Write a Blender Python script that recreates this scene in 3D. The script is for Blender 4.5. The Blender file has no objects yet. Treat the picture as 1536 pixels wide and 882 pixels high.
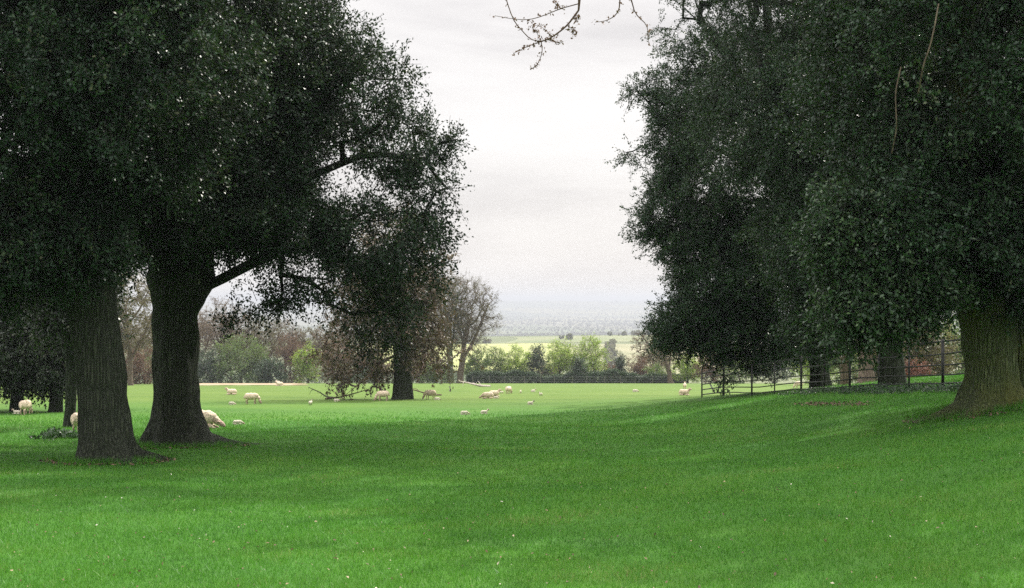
import bpy, bmesh, math, random
import numpy as np
from mathutils import Vector, noise as mnoise

S = bpy.context.scene
COL = S.collection
F, HOR, CZ = 1854.0, 450.0, 1.6          # focal length and horizon of the photograph, eye height
R = math.radians

# ------------------------------------------------------------------ helpers
def tag(o, label=None, cat=None, group=None, kind=None):
    if label: o['label'] = label
    if cat: o['category'] = cat
    if group: o['group'] = group
    if kind: o['kind'] = kind
    return o

def link(o, parent=None):
    COL.objects.link(o)
    if parent is not None: o.parent = parent
    return o

def empty(name, loc, rz=0.0, sc=1.0):
    o = bpy.data.objects.new(name, None)
    o.location = loc; o.rotation_euler = (0, 0, rz); o.scale = (sc, sc, sc)
    o.empty_display_size = 0.3
    return link(o)

def mesh_np(name, V, Q, mat, parent=None, attr=None, smooth=False, T=None):
    """V (n,3); Q (m,4) quads and / or T (k,3) triangles."""
    me = bpy.data.meshes.new(name)
    V = np.asarray(V, dtype=np.float32)
    me.vertices.add(len(V)); me.vertices.foreach_set('co', V.ravel())
    parts, sizes = [], []
    if Q is not None and len(Q): parts.append(np.asarray(Q, np.int32).ravel()); sizes.append(np.full(len(Q), 4, np.int32))
    if T is not None and len(T): parts.append(np.asarray(T, np.int32).ravel()); sizes.append(np.full(len(T), 3, np.int32))
    li = np.concatenate(parts); sz = np.concatenate(sizes)
    me.loops.add(len(li)); me.loops.foreach_set('vertex_index', li)
    me.polygons.add(len(sz))
    st = np.zeros(len(sz), np.int32); st[1:] = np.cumsum(sz)[:-1]
    me.polygons.foreach_set('loop_start', st)
    try: me.polygons.foreach_set('loop_total', sz)
    except Exception: pass
    if smooth: me.polygons.foreach_set('use_smooth', np.ones(len(sz), bool))
    me.update(calc_edges=True)
    if attr is not None:
        a = me.attributes.new('vary', 'FLOAT', 'FACE')
        a.data.foreach_set('value', np.asarray(attr, np.float32))
    for m in (mat if isinstance(mat, (list, tuple)) else [mat]): me.materials.append(m)
    o = bpy.data.objects.new(name, me)
    return link(o, parent)

# ------------------------------------------------------------------ terrain
_py = np.array([-400, -100, 0, 216, 250, 300, 400, 550, 720, 1000, 1150, 1600, 2500, 4000, 6000, 8000, 9500, 11500, 26000, 60000.])
_pz = np.array([24, 6, 0, -12.96, -15.6, -20.5, -30, -36.5, -36.5, -31.5, -33, -58, -82, -88, -84, -46, -13, -24, -70, -120.])
def _slopes():
    h = np.diff(_py); d = np.diff(_pz)/h; m = np.zeros(len(_py))
    m[1:-1] = np.where(d[:-1]*d[1:] > 0, 2*d[:-1]*d[1:]/(d[:-1]+d[1:]+1e-12), 0); m[0] = d[0]; m[-1] = d[-1]
    return m
_pm = _slopes()
def prof(y):
    y = np.clip(np.asarray(y, float), _py[0], _py[-1])
    i = np.clip(np.searchsorted(_py, y)-1, 0, len(_py)-2)
    h = _py[i+1]-_py[i]; t = (y-_py[i])/h
    return ((2*t**3-3*t**2+1)*_pz[i] + (t**3-2*t**2+t)*h*_pm[i] + (-2*t**3+3*t**2)*_pz[i+1] + (t**3-t**2)*h*_pm[i+1])
def sstep(a, b, x):
    t = np.clip((x-a)/(b-a), 0, 1); return t*t*(3-2*t)
def gz(x, y):
    x = np.asarray(x, float); y = np.asarray(y, float)
    z = prof(y)
    s = np.log1p(np.exp(np.clip(x-3.6, -30, 30)*.6))/.6
    r = 0.187*s; r = 3.0*np.tanh(r/3.0)
    z = z + r*(1-sstep(25, 88, y))*sstep(-30, 5, y)
    d = np.hypot(x, y)
    z = z + (0.03*np.sin(x*.55+.6*np.sin(y*.21))*np.sin(y*.43+1.) + 0.02*np.sin(x*1.3+y*.9))*(1-sstep(120, 220, d))
    far = sstep(1200, 4000, d)
    z = z + far*(4*np.sin(x*.0011+1)*np.sin(y*.0009) ) + sstep(6500, 9500, d)*(5*np.sin(x*.0011+.5)+4*np.sin(x*.0031+2.))
    mid = sstep(260, 500, d)*(1-sstep(1100, 1500, d))
    z = z + mid*(2.5*np.sin(x*.006+.4))
    return z
def g1(x, y): return float(gz(x, y))
def P(px, py, d):
    return np.array([(px-768)/F*d, d, CZ-(py-HOR)/F*d])
def G(px, py):
    """point of the ground seen at a pixel of the photograph"""
    y = np.geomspace(4, 230, 4000); x = (px-768)/F*y
    below = (CZ-(py-HOR)/F*y) - gz(x, y)
    k = np.argmax(below < 0) if (below < 0).any() else len(y)-1
    return np.array([x[k], y[k], g1(x[k], y[k])])
def GX(px, d):
    x = (px-768)/F*d; return np.array([x, d, g1(x, d)])

# ------------------------------------------------------------------ materials
def newmat(name):
    m = bpy.data.materials.new(name); m.use_nodes = True
    nt = m.node_tree; nt.nodes.clear()
    return m, nt, nt.nodes, nt.links
def out(nt, sh):
    o = nt.nodes.new('ShaderNodeOutputMaterial'); nt.links.new(sh, o.inputs['Surface']); return o
def ramp(nt, fac, stops):
    r = nt.nodes.new('ShaderNodeValToRGB'); e = r.color_ramp.elements
    while len(e) < len(stops): e.new(0.5)
    for el, (p, c) in zip(e, stops): el.position = p; el.color = (*c, 1)
    nt.links.new(fac, r.inputs[0]); return r.outputs[0]
def noise(nt, vec, scale, detail=4, rough=.55, dist=0):
    n = nt.nodes.new('ShaderNodeTexNoise'); n.inputs['Scale'].default_value = scale
    n.inputs['Detail'].default_value = detail; n.inputs['Roughness'].default_value = rough; n.inputs['Distortion'].default_value = dist
    if vec is not None: nt.links.new(vec, n.inputs['Vector'])
    return n.outputs['Fac']
def mixc(nt, fac, a, b, mode='MIX'):
    m = nt.nodes.new('ShaderNodeMix'); m.data_type = 'RGBA'; m.blend_type = mode
    for s, v in ((m.inputs[0], fac), (m.inputs[6], a), (m.inputs[7], b)):
        if isinstance(v, (int, float)): s.default_value = v
        elif isinstance(v, tuple): s.default_value = (*v, 1)
        else: nt.links.new(v, s)
    return m.outputs[2]
def mth(nt, op, a, b=None, clamp=False):
    m = nt.nodes.new('ShaderNodeMath'); m.operation = op; m.use_clamp = clamp
    for i, v in enumerate((a, b)):
        if v is None: continue
        if isinstance(v, (int, float)): m.inputs[i].default_value = v
        else: nt.links.new(v, m.inputs[i])
    return m.outputs[0]
def vary(nt):
    a = nt.nodes.new('ShaderNodeAttribute'); a.attribute_name = 'vary'; return a.outputs['Fac']

def leaf_mat(name, stops, trans=(.10, .16, .03), tf=.25, rough=.42, spec=.5):
    m, nt, N, L = newmat(name)
    c = ramp(nt, vary(nt), stops)
    b = N.new('ShaderNodeBsdfPrincipled'); L.new(c, b.inputs['Base Color'])
    b.inputs['Roughness'].default_value = rough; b.inputs['Specular IOR Level'].default_value = spec
    t = N.new('ShaderNodeBsdfTranslucent'); t.inputs['Color'].default_value = (*trans, 1)
    mx = N.new('ShaderNodeMixShader'); mx.inputs[0].default_value = tf
    L.new(b.outputs[0], mx.inputs[1]); L.new(t.outputs[0], mx.inputs[2]); out(nt, mx.outputs[0])
    return m

M = {}
M['ilex'] = leaf_mat('holm_oak_leaf', [(0, (.008, .019, .012)), (.5, (.016, .038, .020)), (.85, (.03, .064, .028)), (1, (.085, .09, .045))], trans=(.05, .085, .018), tf=.12, rough=.4, spec=.22)
M['ilex_lit'] = leaf_mat('holm_oak_lit_leaf', [(0, (.012, .027, .017)), (.5, (.025, .056, .030)), (.85, (.042, .086, .038)), (1, (.10, .12, .06))], trans=(.065, .11, .02), tf=.15, rough=.38, spec=.3)  # lit copy of the leaf above, lightened for the brighter right-hand oaks
M['ilex_fresh_glint'] = leaf_mat('holm_oak_young_glint_leaf', [(0, (.016, .040, .020)), (.6, (.036, .080, .034)), (1, (.11, .17, .075))], trans=(.07, .12, .03), tf=.2, rough=.33, spec=.35)  # young leaf green, lightened further to carry leaf highlights
M['ilex_far'] = leaf_mat('holm_oak_old_leaf', [(0, (.010, .019, .012)), (.6, (.02, .036, .02)), (1, (.05, .06, .03))], trans=(.05, .07, .02), tf=.15, rough=.45)
M['oak_mid'] = leaf_mat('mid_oak_leaf', [(0, (.03, .036, .02)), (.45, (.065, .062, .034)), (.75, (.13, .085, .055)), (1, (.20, .125, .085))], trans=(.13, .10, .05), tf=.2, rough=.5)
M['bud'] = leaf_mat('budding_twig', [(0, (.09, .058, .04)), (.6, (.17, .115, .075)), (1, (.25, .19, .09))], trans=(.14, .11, .05), tf=.2, rough=.7, spec=.2)
M['bud_olive'] = leaf_mat('olive_budding_twig', [(0, (.06, .05, .03)), (.6, (.12, .11, .05)), (1, (.21, .20, .07))], trans=(.16, .15, .05), tf=.25, rough=.7, spec=.2)
M['willow'] = leaf_mat('fresh_spring_leaf', [(0, (.09, .16, .02)), (.5, (.17, .28, .035)), (1, (.28, .40, .07))], trans=(.33, .46, .06), tf=.45, rough=.5)
M['green'] = leaf_mat('mid_green_leaf', [(0, (.035, .085, .022)), (.5, (.075, .145, .035)), (1, (.14, .21, .06))], trans=(.18, .26, .05), tf=.35, rough=.5)
M['dark'] = leaf_mat('dark_green_leaf', [(0, (.014, .032, .018)), (.5, (.028, .058, .03)), (1, (.06, .1, .045))], trans=(.05, .1, .03), tf=.2, rough=.45)
M['brown'] = leaf_mat('brown_thorn_twig', [(0, (.07, .042, .030)), (.5, (.145, .085, .054)), (.85, (.21, .125, .08)), (1, (.15, .14, .05))], trans=(.14, .09, .05), tf=.2, rough=.7, spec=.2)
M['hedge'] = leaf_mat('clipped_hedge_leaf', [(0, (.018, .04, .02)), (.6, (.042, .08, .034)), (1, (.09, .14, .045))], trans=(.05, .09, .03), tf=.18, rough=.5)
M['weed'] = leaf_mat('weed_leaf', [(0, (.02, .05, .02)), (.6, (.035, .085, .03)), (1, (.07, .13, .04))], trans=(.06, .14, .03), tf=.25, rough=.45)
M['rust'] = leaf_mat('rust_red_twig', [(0, (.10, .04, .03)), (.5, (.19, .075, .05)), (1, (.25, .13, .08))], trans=(.2, .08, .05), tf=.25, rough=.6)

def bark_mat(name, stops, scale=1.0, moss=0.0, bump=.95):
    m, nt, N, L = newmat(name)
    tc = N.new('ShaderNodeTexCoord'); mp = N.new('ShaderNodeMapping'); mp.inputs['Scale'].default_value = (scale*8, scale*8, scale*.9)
    L.new(tc.outputs['Object'], mp.inputs[0])
    n1 = noise(nt, mp.outputs[0], 1.6, 8, .65, .6)
    n2 = noise(nt, tc.outputs['Object'], 1.1*scale, 4, .6)
    n3 = noise(nt, tc.outputs['Object'], 22*scale, 3, .6)
    v = N.new('ShaderNodeTexVoronoi'); v.feature = 'DISTANCE_TO_EDGE'; v.inputs['Scale'].default_value = 2.2; L.new(mp.outputs[0], v.inputs['Vector'])
    crack = mth(nt, 'MULTIPLY', v.outputs['Distance'], 3.0, True)
    h = mth(nt, 'ADD', mth(nt, 'MULTIPLY', n1, .7), mth(nt, 'MULTIPLY', crack, .45))
    c = ramp(nt, h, stops)
    c = mixc(nt, mth(nt, 'MULTIPLY', mth(nt, 'SUBTRACT', n3, .35, True), .9), c, stops[-1][1])
    if moss:
        f = mth(nt, 'MULTIPLY', mth(nt, 'SUBTRACT', n2, .42, True), 5.0*moss, True)
        c = mixc(nt, f, c, (.11, .125, .03))
    b = N.new('ShaderNodeBsdfPrincipled'); L.new(c, b.inputs['Base Color']); b.inputs['Roughness'].default_value = .85
    b.inputs['Specular IOR Level'].default_value = .25
    bp = N.new('ShaderNodeBump'); bp.inputs['Strength'].default_value = bump; bp.inputs['Distance'].default_value = .12
    L.new(mth(nt, 'ADD', h, mth(nt, 'MULTIPLY', n3, .25)), bp.inputs['Height']); L.new(bp.outputs[0], b.inputs['Normal'])
    out(nt, b.outputs[0]); return m
M['bark'] = bark_mat('dark_oak_bark', [(0.2, (.010, .014, .009)), (.55, (.028, .036, .022)), (.95, (.075, .088, .056))])
M['bark_moss'] = bark_mat('mossy_oak_bark', [(0.2, (.022, .034, .012)), (.55, (.075, .100, .036)), (.95, (.17, .205, .09))], moss=.8)
M['bark_pale'] = bark_mat('pale_pink_bark', [(0.2, (.13, .09, .07)), (.55, (.27, .20, .16)), (.95, (.40, .32, .26))])
M['bark_far'] = bark_mat('grey_brown_bark', [(0.2, (.06, .044, .03)), (.55, (.125, .094, .066)), (.95, (.20, .16, .12))], scale=.5)
M['bark_ivy'] = bark_mat('ivy_green_bark', [(0.2, (.03, .035, .02)), (.55, (.06, .07, .035)), (.95, (.10, .11, .055))], scale=.5, moss=.5)
M['twig'] = bark_mat('reddish_twig', [(0.2, (.04, .025, .018)), (.55, (.085, .05, .034)), (.95, (.14, .09, .06))], scale=4, bump=.2)

def plain(name, c, rough=.6, metal=0.0, var=.25, scale=20):
    m, nt, N, L = newmat(name)
    tc = N.new('ShaderNodeTexCoord'); n = noise(nt, tc.outputs['Object'], scale, 5, .6)
    lo = tuple(x*(1-var) for x in c); hi = tuple(min(1, x*(1+var)) for x in c)
    col = ramp(nt, n, [(.3, lo), (.7, hi)])
    b = N.new('ShaderNodeBsdfPrincipled'); L.new(col, b.inputs['Base Color']); b.inputs['Roughness'].default_value = rough; b.inputs['Metallic'].default_value = metal
    bp = N.new('ShaderNodeBump'); bp.inputs['Strength'].default_value = .3; bp.inputs['Distance'].default_value = .01; L.new(n, bp.inputs['Height']); L.new(bp.outputs[0], b.inputs['Normal'])
    out(nt, b.outputs[0]); return m
M['iron'] = plain('weathered_black_iron', (.022, .022, .022), .55, .3, .5, 30)
M['wood'] = plain('weathered_fence_wood', (.13, .12, .10), .8, 0, .3, 25)
M['wool'] = plain('cream_fleece', (.64, .52, .39), .95, 0, .26, 14)
M['wool_lamb'] = plain('white_lamb_fleece', (.62, .56, .46), .95, 0, .16, 14)
M['face'] = plain('pink_grey_sheep_face', (.45, .32, .26), .8, 0, .2, 14)
M['face_dark'] = plain('dark_sheep_face', (.06, .045, .04), .8, 0, .2, 14)
M['dead'] = plain('bleached_dead_wood', (.42, .37, .31), .85, 0, .3, 10)
M['wire'] = plain('grey_wire', (.2, .2, .2), .5, .6, .1, 10)

def ground_mat():
    m, nt, N, L = newmat('ground_surface')
    geo = N.new('ShaderNodeNewGeometry'); pos = geo.outputs['Position']
    sx = N.new('ShaderNodeSeparateXYZ'); L.new(pos, sx.inputs[0])
    n_big = noise(nt, pos, .09, 5, .6); n_mid = noise(nt, pos, .8, 5, .6); n_fine = noise(nt, pos, 14, 6, .7)
    mp = N.new('ShaderNodeMapping'); mp.inputs['Scale'].default_value = (.35, 1.6, 1); L.new(pos, mp.inputs[0])
    n_str = noise(nt, mp.outputs[0], .5, 5, .6)
    mpl = N.new('ShaderNodeMapping'); mpl.inputs['Scale'].default_value = (.10, .55, 1); L.new(pos, mpl.inputs[0])
    n_lane = noise(nt, mpl.outputs[0], .5, 5, .65); n_tuft = noise(nt, pos, 2.6, 7, .75)
    g = ramp(nt, n_big, [(.3, (.028, .108, .010)), (.5, (.050, .150, .014)), (.7, (.082, .180, .019))])
    g = mixc(nt, mth(nt, 'MULTIPLY', mth(nt, 'SUBTRACT', n_mid, .45, True), 2.2, True), g, (.055, .16, .03))
    g = mixc(nt, mth(nt, 'MULTIPLY', mth(nt, 'SUBTRACT', n_str, .52, True), 2.0, True), g, (.075, .15, .035))
    g = mixc(nt, mth(nt, 'MULTIPLY', mth(nt, 'SUBTRACT', .46, n_fine, True), 3.0, True), g, (.016, .05, .012))
    # the open pasture is painted paler, as if sunlit, to sharpen the shade edge
    sun_pale = N.new('ShaderNodeMapRange'); sun_pale.inputs[1].default_value = 42; sun_pale.inputs[2].default_value = 74; L.new(sx.outputs['Y'], sun_pale.inputs[0])
    g = mixc(nt, mth(nt, 'MULTIPLY', sun_pale.outputs[0], .75), g, ramp(nt, mth(nt, 'ADD', mth(nt, 'MULTIPLY', n_tuft, .55), mth(nt, 'MULTIPLY', n_lane, .45)), [(.34, (.044, .085, .015)), (.47, (.090, .136, .022)), (.56, (.116, .160, .030)), (.70, (.17, .19, .062))]))
    # far farmland: a patchwork of fields
    v = N.new('ShaderNodeTexVoronoi'); v.inputs['Scale'].default_value = .0022; mp2 = N.new('ShaderNodeMapping'); mp2.inputs['Scale'].default_value = (1, .55, 0)
    mp2.inputs['Rotation'].default_value = (0, 0, .4); L.new(pos, mp2.inputs[0]); L.new(mp2.outputs[0], v.inputs['Vector'])
    sc = N.new('ShaderNodeSeparateColor'); L.new(v.outputs['Color'], sc.inputs[0])
    f = ramp(nt, sc.outputs[0], [(0, (.04, .065, .03)), (.25, (.09, .125, .05)), (.45, (.13, .125, .08)), (.6, (.05, .08, .035)), (.8, (.16, .155, .10)), (1, (.20, .19, .07))])
    f = mixc(nt, .35, f, ramp(nt, noise(nt, pos, .01, 4), [(.35, (.05, .07, .03)), (.65, (.2, .2, .11))]))
    mr = N.new('ShaderNodeMapRange'); mr.inputs[1].default_value = 225; mr.inputs[2].default_value = 260; L.new(sx.outputs['Y'], mr.inputs[0])
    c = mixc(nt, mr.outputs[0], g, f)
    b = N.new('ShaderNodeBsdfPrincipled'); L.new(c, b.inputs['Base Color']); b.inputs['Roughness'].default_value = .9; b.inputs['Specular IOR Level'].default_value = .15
    bp = N.new('ShaderNodeBump'); bp.inputs['Strength'].default_value = .8; bp.inputs['Distance'].default_value = .06
    L.new(mth(nt, 'ADD', mth(nt, 'MULTIPLY', n_fine, .8), n_mid), bp.inputs['Height']); L.new(bp.outputs[0], b.inputs['Normal'])
    out(nt, b.outputs[0]); return m

def field_mat(name, a, b_, scale=.02):
    m, nt, N, L = newmat(name)
    geo = N.new('ShaderNodeNewGeometry'); n = noise(nt, geo.outputs['Position'], scale, 6, .65)
    c = ramp(nt, n, [(.35, a), (.65, b_)])
    b = N.new('ShaderNodeBsdfPrincipled'); L.new(c, b.inputs['Base Color']); b.inputs['Roughness'].default_value = .95; b.inputs['Specular IOR Level'].default_value = .1
    out(nt, b.outputs[0]); return m

# ------------------------------------------------------------------ ground
def build_ground():
    rings = np.concatenate([[0.0], np.geomspace(1.0, 330, 150), np.geomspace(345, 26000, 110)])
    na = 240
    # finer angles ahead of the viewer's side of the hill, coarser behind
    t = np.linspace(0, 1, na, endpoint=False)*2*math.pi
    ang = t - .72*np.sin(t)                     # 0 = straight ahead
    X = np.outer(rings[1:], np.sin(ang)); Y = np.outer(rings[1:], np.cos(ang))
    V = np.stack([X, Y, gz(X, Y)], -1).reshape(-1, 3)
    V = np.vstack([V, [[0, 0, g1(0, 0)]]])
    nr = len(rings)-1
    i = np.arange(nr-1)[:, None]; j = np.arange(na)[None, :]; j2 = (j+1) % na
    Q = np.stack([i*na+j, (i+1)*na+j, (i+1)*na+j2, i*na+j2], -1).reshape(-1, 4)[:, ::-1]
    jj = np.arange(na); T = np.stack([np.full(na, nr*na), jj, (jj+1) % na], -1)[:, ::-1]
    o = mesh_np('ground', V, Q, ground_mat(), smooth=True, T=T)
    tag(o, 'green sheep pasture sloping down to a hazy lowland plain', 'ground', kind='structure')
build_ground()

def drape(name, x0f, x1f, y0, y1, mat, label, lift=.06, ny=40, nx=40, cat='field'):
    ys = np.linspace(y0, y1, ny); V = []
    for y in ys:
        xs = np.linspace(x0f(y), x1f(y), nx)
        V.append(np.stack([xs, np.full(nx, y), gz(xs, np.full(nx, y))+lift], -1))
    V = np.array(V).reshape(-1, 3)
    i = np.arange(ny-1)[:, None]; j = np.arange(nx-1)[None, :]
    Q = np.stack([i*nx+j, i*nx+j+1, (i+1)*nx+j+1, (i+1)*nx+j], -1).reshape(-1, 4)
    tag(mesh_np(name, V, Q, mat, smooth=True), label, cat, kind='structure')
pxx = lambda px: (lambda y: (px-768)/F*y)
wob = lambda px, a, k: (lambda y: (px-768)/F*y + a*np.sin(y*k))
drape('rapeseed_field', wob(560, 8, .02), wob(850, 10, .025), 640, 930, field_mat('rape_blossom', (.26, .29, .10), (.33, .35, .14)), 'yellow rapeseed field on the slope beyond the hedge', .15)
drape('stubble_field', wob(870, 9, .02), wob(1120, 10, .025), 600, 905, field_mat('pale_stubble', (.18, .19, .10), (.29, .27, .17)), 'pale straw coloured field beyond the hedge', .15)
drape('spring_barley_field', wob(760, 9, .02), wob(1090, 10, .025), 935, 1090, field_mat('young_barley', (.12, .16, .07), (.20, .21, .12)), 'light green field above the yellow rapeseed', .18)
drape('earth_track', wob(270, .7, .5), wob(450, 1.2, .3), 150, 198, field_mat('bare_earth', (.26, .20, .13), (.38, .30, .20), .4), 'bare brown earth track along the far edge of the pasture', .03, 20, 80, 'track')

# ------------------------------------------------------------------ tubes and trees
def prisms(A, B, ra, rb, n):
    """many tapered open prisms at once"""
    A = np.asarray(A, float); B = np.asarray(B, float)
    d = B-A; ln = np.linalg.norm(d, axis=1, keepdims=True)+1e-9; d = d/ln
    ref = np.where(np.abs(d[:, 2:3]) > .9, np.array([[1., 0, 0]]), np.array([[0, 0, 1.]]))
    u = np.cross(d, ref); u /= np.linalg.norm(u, axis=1, keepdims=True)+1e-9; w = np.cross(d, u)
    th = np.arange(n)/n*2*math.pi
    ring = u[:, None, :]*np.cos(th)[None, :, None] + w[:, None, :]*np.sin(th)[None, :, None]
    VA = A[:, None, :]+ring*np.asarray(ra)[:, None, None]; VB = B[:, None, :]+ring*np.asarray(rb)[:, None, None]
    m = len(A); V = np.concatenate([VA, VB], 1).reshape(-1, 3)
    k = np.arange(n); k2 = (k+1) % n
    q = np.stack([k, k2, n+k2, n+k], -1)
    Q = (np.arange(m)[:, None, None]*2*n + q[None]).reshape(-1, 4)
    return V, Q

def smooth_path(pts, n):
    pts = np.asarray(pts, float); t = np.linspace(0, len(pts)-1, n); o = []
    p = np.vstack([2*pts[0]-pts[1], pts, 2*pts[-1]-pts[-2]])
    for a in t:
        i = min(int(a), len(pts)-2); f = a-i
        p0, p1, p2, p3 = p[i], p[i+1], p[i+2], p[i+3]
        o.append(.5*((2*p1)+(-p0+p2)*f+(2*p0-5*p1+4*p2-p3)*f*f+(-p0+3*p1-3*p2+p3)*f**3))
    return np.array(o)

def tube(path, rad, n=10, rough=0.0, seed=0, cap=False, flare=None):
    path = np.asarray(path, float); rad = np.asarray(rad, float); m = len(path)
    tan = np.gradient(path, axis=0); tan /= np.linalg.norm(tan, axis=1, keepdims=True)+1e-9
    u = np.cross(tan[0], [0, 1, 0.01]); u /= np.linalg.norm(u)
    U = []
    for t in tan:
        u = u-t*np.dot(u, t); u /= np.linalg.norm(u)+1e-9; U.append(u.copy())
    U = np.array(U); W = np.cross(tan, U)
    th = np.arange(n)/n*2*math.pi
    rr = np.repeat(rad[:, None], n, 1)
    if flare is not None: rr = rr*flare
    ring = U[:, None]*np.cos(th)[None, :, None]+W[:, None]*np.sin(th)[None, :, None]
    V = path[:, None]+ring*rr[:, :, None]
    if rough:
        for i in range(m):
            for j in range(n):
                p = V[i, j]
                d = mnoise.noise(Vector((p[0]*2.2+seed, p[1]*2.2, p[2]*.8)))*.6+mnoise.noise(Vector((p[0]*6+seed, p[1]*6, p[2]*2)))*.4
                V[i, j] += ring[i, j]*d*rough*rr[i, j]
    V = V.reshape(-1, 3)
    i = np.arange(m-1)[:, None]; j = np.arange(n)[None, :]; j2 = (j+1) % n
    Q = np.stack([i*n+j, i*n+j2, (i+1)*n+j2, (i+1)*n+j], -1).reshape(-1, 4)
    return V, Q

def joinVQ(L):
    Vs, Qs, k = [], [], 0
    for V, Q in L:
        Vs.append(V); Qs.append(Q+k); k += len(V)
    return np.vstack(Vs), np.vstack(Qs)

def trunk_part(base, pts, radii, parent, mat, seed, flare=.9, roots=6, n=40, rows=60, rough=.30):
    """pts: path points relative to the base, radii at the points; roots flare at the foot"""
    path = smooth_path(pts, rows); rad = np.interp(np.linspace(0, 1, rows), np.linspace(0, 1, len(radii)), radii)
    th = np.arange(n)/n*2*math.pi
    rng = np.random.RandomState(seed)
    ph = rng.rand(roots)*.5+np.arange(roots)*2*math.pi/roots; am = .45+.75*rng.rand(roots)
    lob = np.zeros(n)
    for p, a in zip(ph, am):
        dlt = (th-p+math.pi) % (2*math.pi)-math.pi
        lob += a*np.exp(-(dlt/.33)**2)
    hgt = path[:, 2]-path[0, 2]; R0 = radii[0]
    fl = np.exp(-np.clip(hgt, 0, 9)/(R0*.52))
    fl2 = np.exp(-np.clip(hgt, 0, 9)/(R0*1.7))
    ridge = np.sin(th*7+seed)*.03+np.sin(th*4+seed*2.)*.045
    flr = 1 + (fl[:, None]*lob[None]*flare) + 0.15*fl2[:, None] + ridge[None]
    V, Q = tube(path, rad, n, rough, seed, flare=flr)
    return mesh_np('trunk', V, Q, mat, parent, smooth=True)

def grow(seed_pts, seed_par, targets, step, rng, jit=.12, bend=.15):
    """attach each target to its nearest node (nearest first), returns nodes, parents, index of each target's tip"""
    pos = [np.array(p, float) for p in seed_pts]; par = list(seed_par)
    cap = len(pos)+len(targets)*14+10
    arr = np.zeros((cap, 3)); arr[:len(pos)] = pos; cnt = len(pos)
    depth = np.zeros(cap)
    for i in range(cnt):
        if par[i] >= 0: depth[i] = depth[par[i]]+np.linalg.norm(arr[i]-arr[par[i]])
    d0 = np.min(np.linalg.norm(targets[:, None, :]-arr[None, :cnt:max(1, cnt//60)], axis=2), 1)
    tips = np.zeros(len(targets), int)
    for k in np.argsort(d0):
        t = targets[k]
        v = t-arr[:cnt]; d = np.linalg.norm(v, axis=1)
        cost = d + .12*depth[:cnt] + .25*np.maximum(0, -v[:, 2])
        i = int(np.argmin(cost)); a = arr[i].copy(); L = d[i]
        n = max(1, min(12, int(L/step)))
        sag = rng.normal(0, bend*L, 3); sag[2] = -abs(sag[2])*.3+.1*L
        prev = i
        for s in range(1, n+1):
            f = s/n
            p = a+(t-a)*f + sag*math.sin(math.pi*f)*.6 + (rng.normal(0, jit*step, 3) if s < n else 0)
            arr[cnt] = p; par.append(prev); depth[cnt] = depth[prev]+np.linalg.norm(p-arr[prev]); prev = cnt; cnt += 1
        tips[k] = prev
    return arr[:cnt], np.array(par), tips

def radii_of(par, tips, r_tip, ex=.46):
    w = np.zeros(len(par)); np.add.at(w, tips, 1.0)
    for i in range(len(par)-1, -1, -1):
        if par[i] >= 0: w[par[i]] += w[i]
    return r_tip*np.power(np.maximum(w, .6), ex)

def branch_mesh(pos, par, rad, parent, mat, rmax=9, rmin=0.0, name='branches'):
    i = np.nonzero(par >= 0)[0]; i = i[rad[i] > rmin]
    A = pos[par[i]]; B = pos[i]; rb = np.minimum(rad[i], rmax); ra = np.minimum(np.minimum(rad[par[i]], rad[i]*1.35), rmax)
    d = B-A; B = B+d*.06
    big = rb > .06; L = []
    if big.any(): L.append(prisms(A[big], B[big], ra[big], rb[big], 8))
    if (~big).any(): L.append(prisms(A[~big], B[~big], ra[~big], rb[~big], 4))
    V, Q = joinVQ(L)
    return mesh_np(name, V, Q, mat, parent, smooth=True)

def unit(v): return v/(np.linalg.norm(v, axis=-1, keepdims=True)+1e-9)

def sprays(C, O, rng, k, m, tl, leaf, droop=.25, width=.55, spread=.9, scat=.06, sz=None):
    """clump centres C with outward directions O -> twig segments and leaf quads
       k twigs a clump, m leaves a twig, tl twig length, leaf leaf length"""
    n = len(C)
    D = unit(O[:, None, :]*.8 + rng.normal(0, spread, (n, k, 3)) + np.array([0, 0, -droop]))
    ln = tl*(.5+.8*rng.rand(n, k, 1))
    if sz is not None: ln = ln*sz[:, None, None]
    A = np.repeat(C[:, None, :], k, 1) + rng.normal(0, tl*.22, (n, k, 3)); B = A+D*ln
    t = rng.rand(n, k, m, 1)**.8
    p = A[:, :, None]+ (B-A)[:, :, None]*t + np.array([0, 0, -droop*.35])*t*t*tl + rng.normal(0, scat, (n, k, m, 3))
    ld = unit(D[:, :, None] + rng.normal(0, .8, (n, k, m, 3)) + np.array([0, 0, -droop*.6]))
    nr = unit(np.cross(ld, rng.normal(0, 1, (n, k, m, 3))) + np.array([0, 0, .45]))
    sd = unit(np.cross(ld, nr)); nr = np.cross(sd, ld)
    s = leaf*(.65+.7*rng.rand(n, k, m, 1))
    if sz is not None: s = s*np.clip(sz, .6, 3)[:, None, None, None]
    a = p-ld*s*.5; c = p+ld*s*.5; w = s*width*.5
    b = p+sd*w+nr*s*.10; e = p-sd*w+nr*s*.10
    V = np.stack([a, b, c, e], -2).reshape(-1, 3)
    Q = np.arange(len(V)).reshape(-1, 4)
    cv = rng.rand(n, 1, 1)*.55
    att = np.clip(cv+rng.rand(n, k, m)*.5, 0, 1).ravel()
    return A.reshape(-1, 3), B.reshape(-1, 3), V, Q, att

def lobes_world(lobes, d0):
    """(px, py, rx_px, ry_px, depth_offset_m, rdepth_m, clumps) -> centres and radii in metres"""
    o = []
    for px, py, rx, ry, dd, rd, n in lobes:
        d = d0+dd; o.append((P(px, py, d), np.array([rx/F*d, rd, ry/F*d]), n))
    return o

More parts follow.
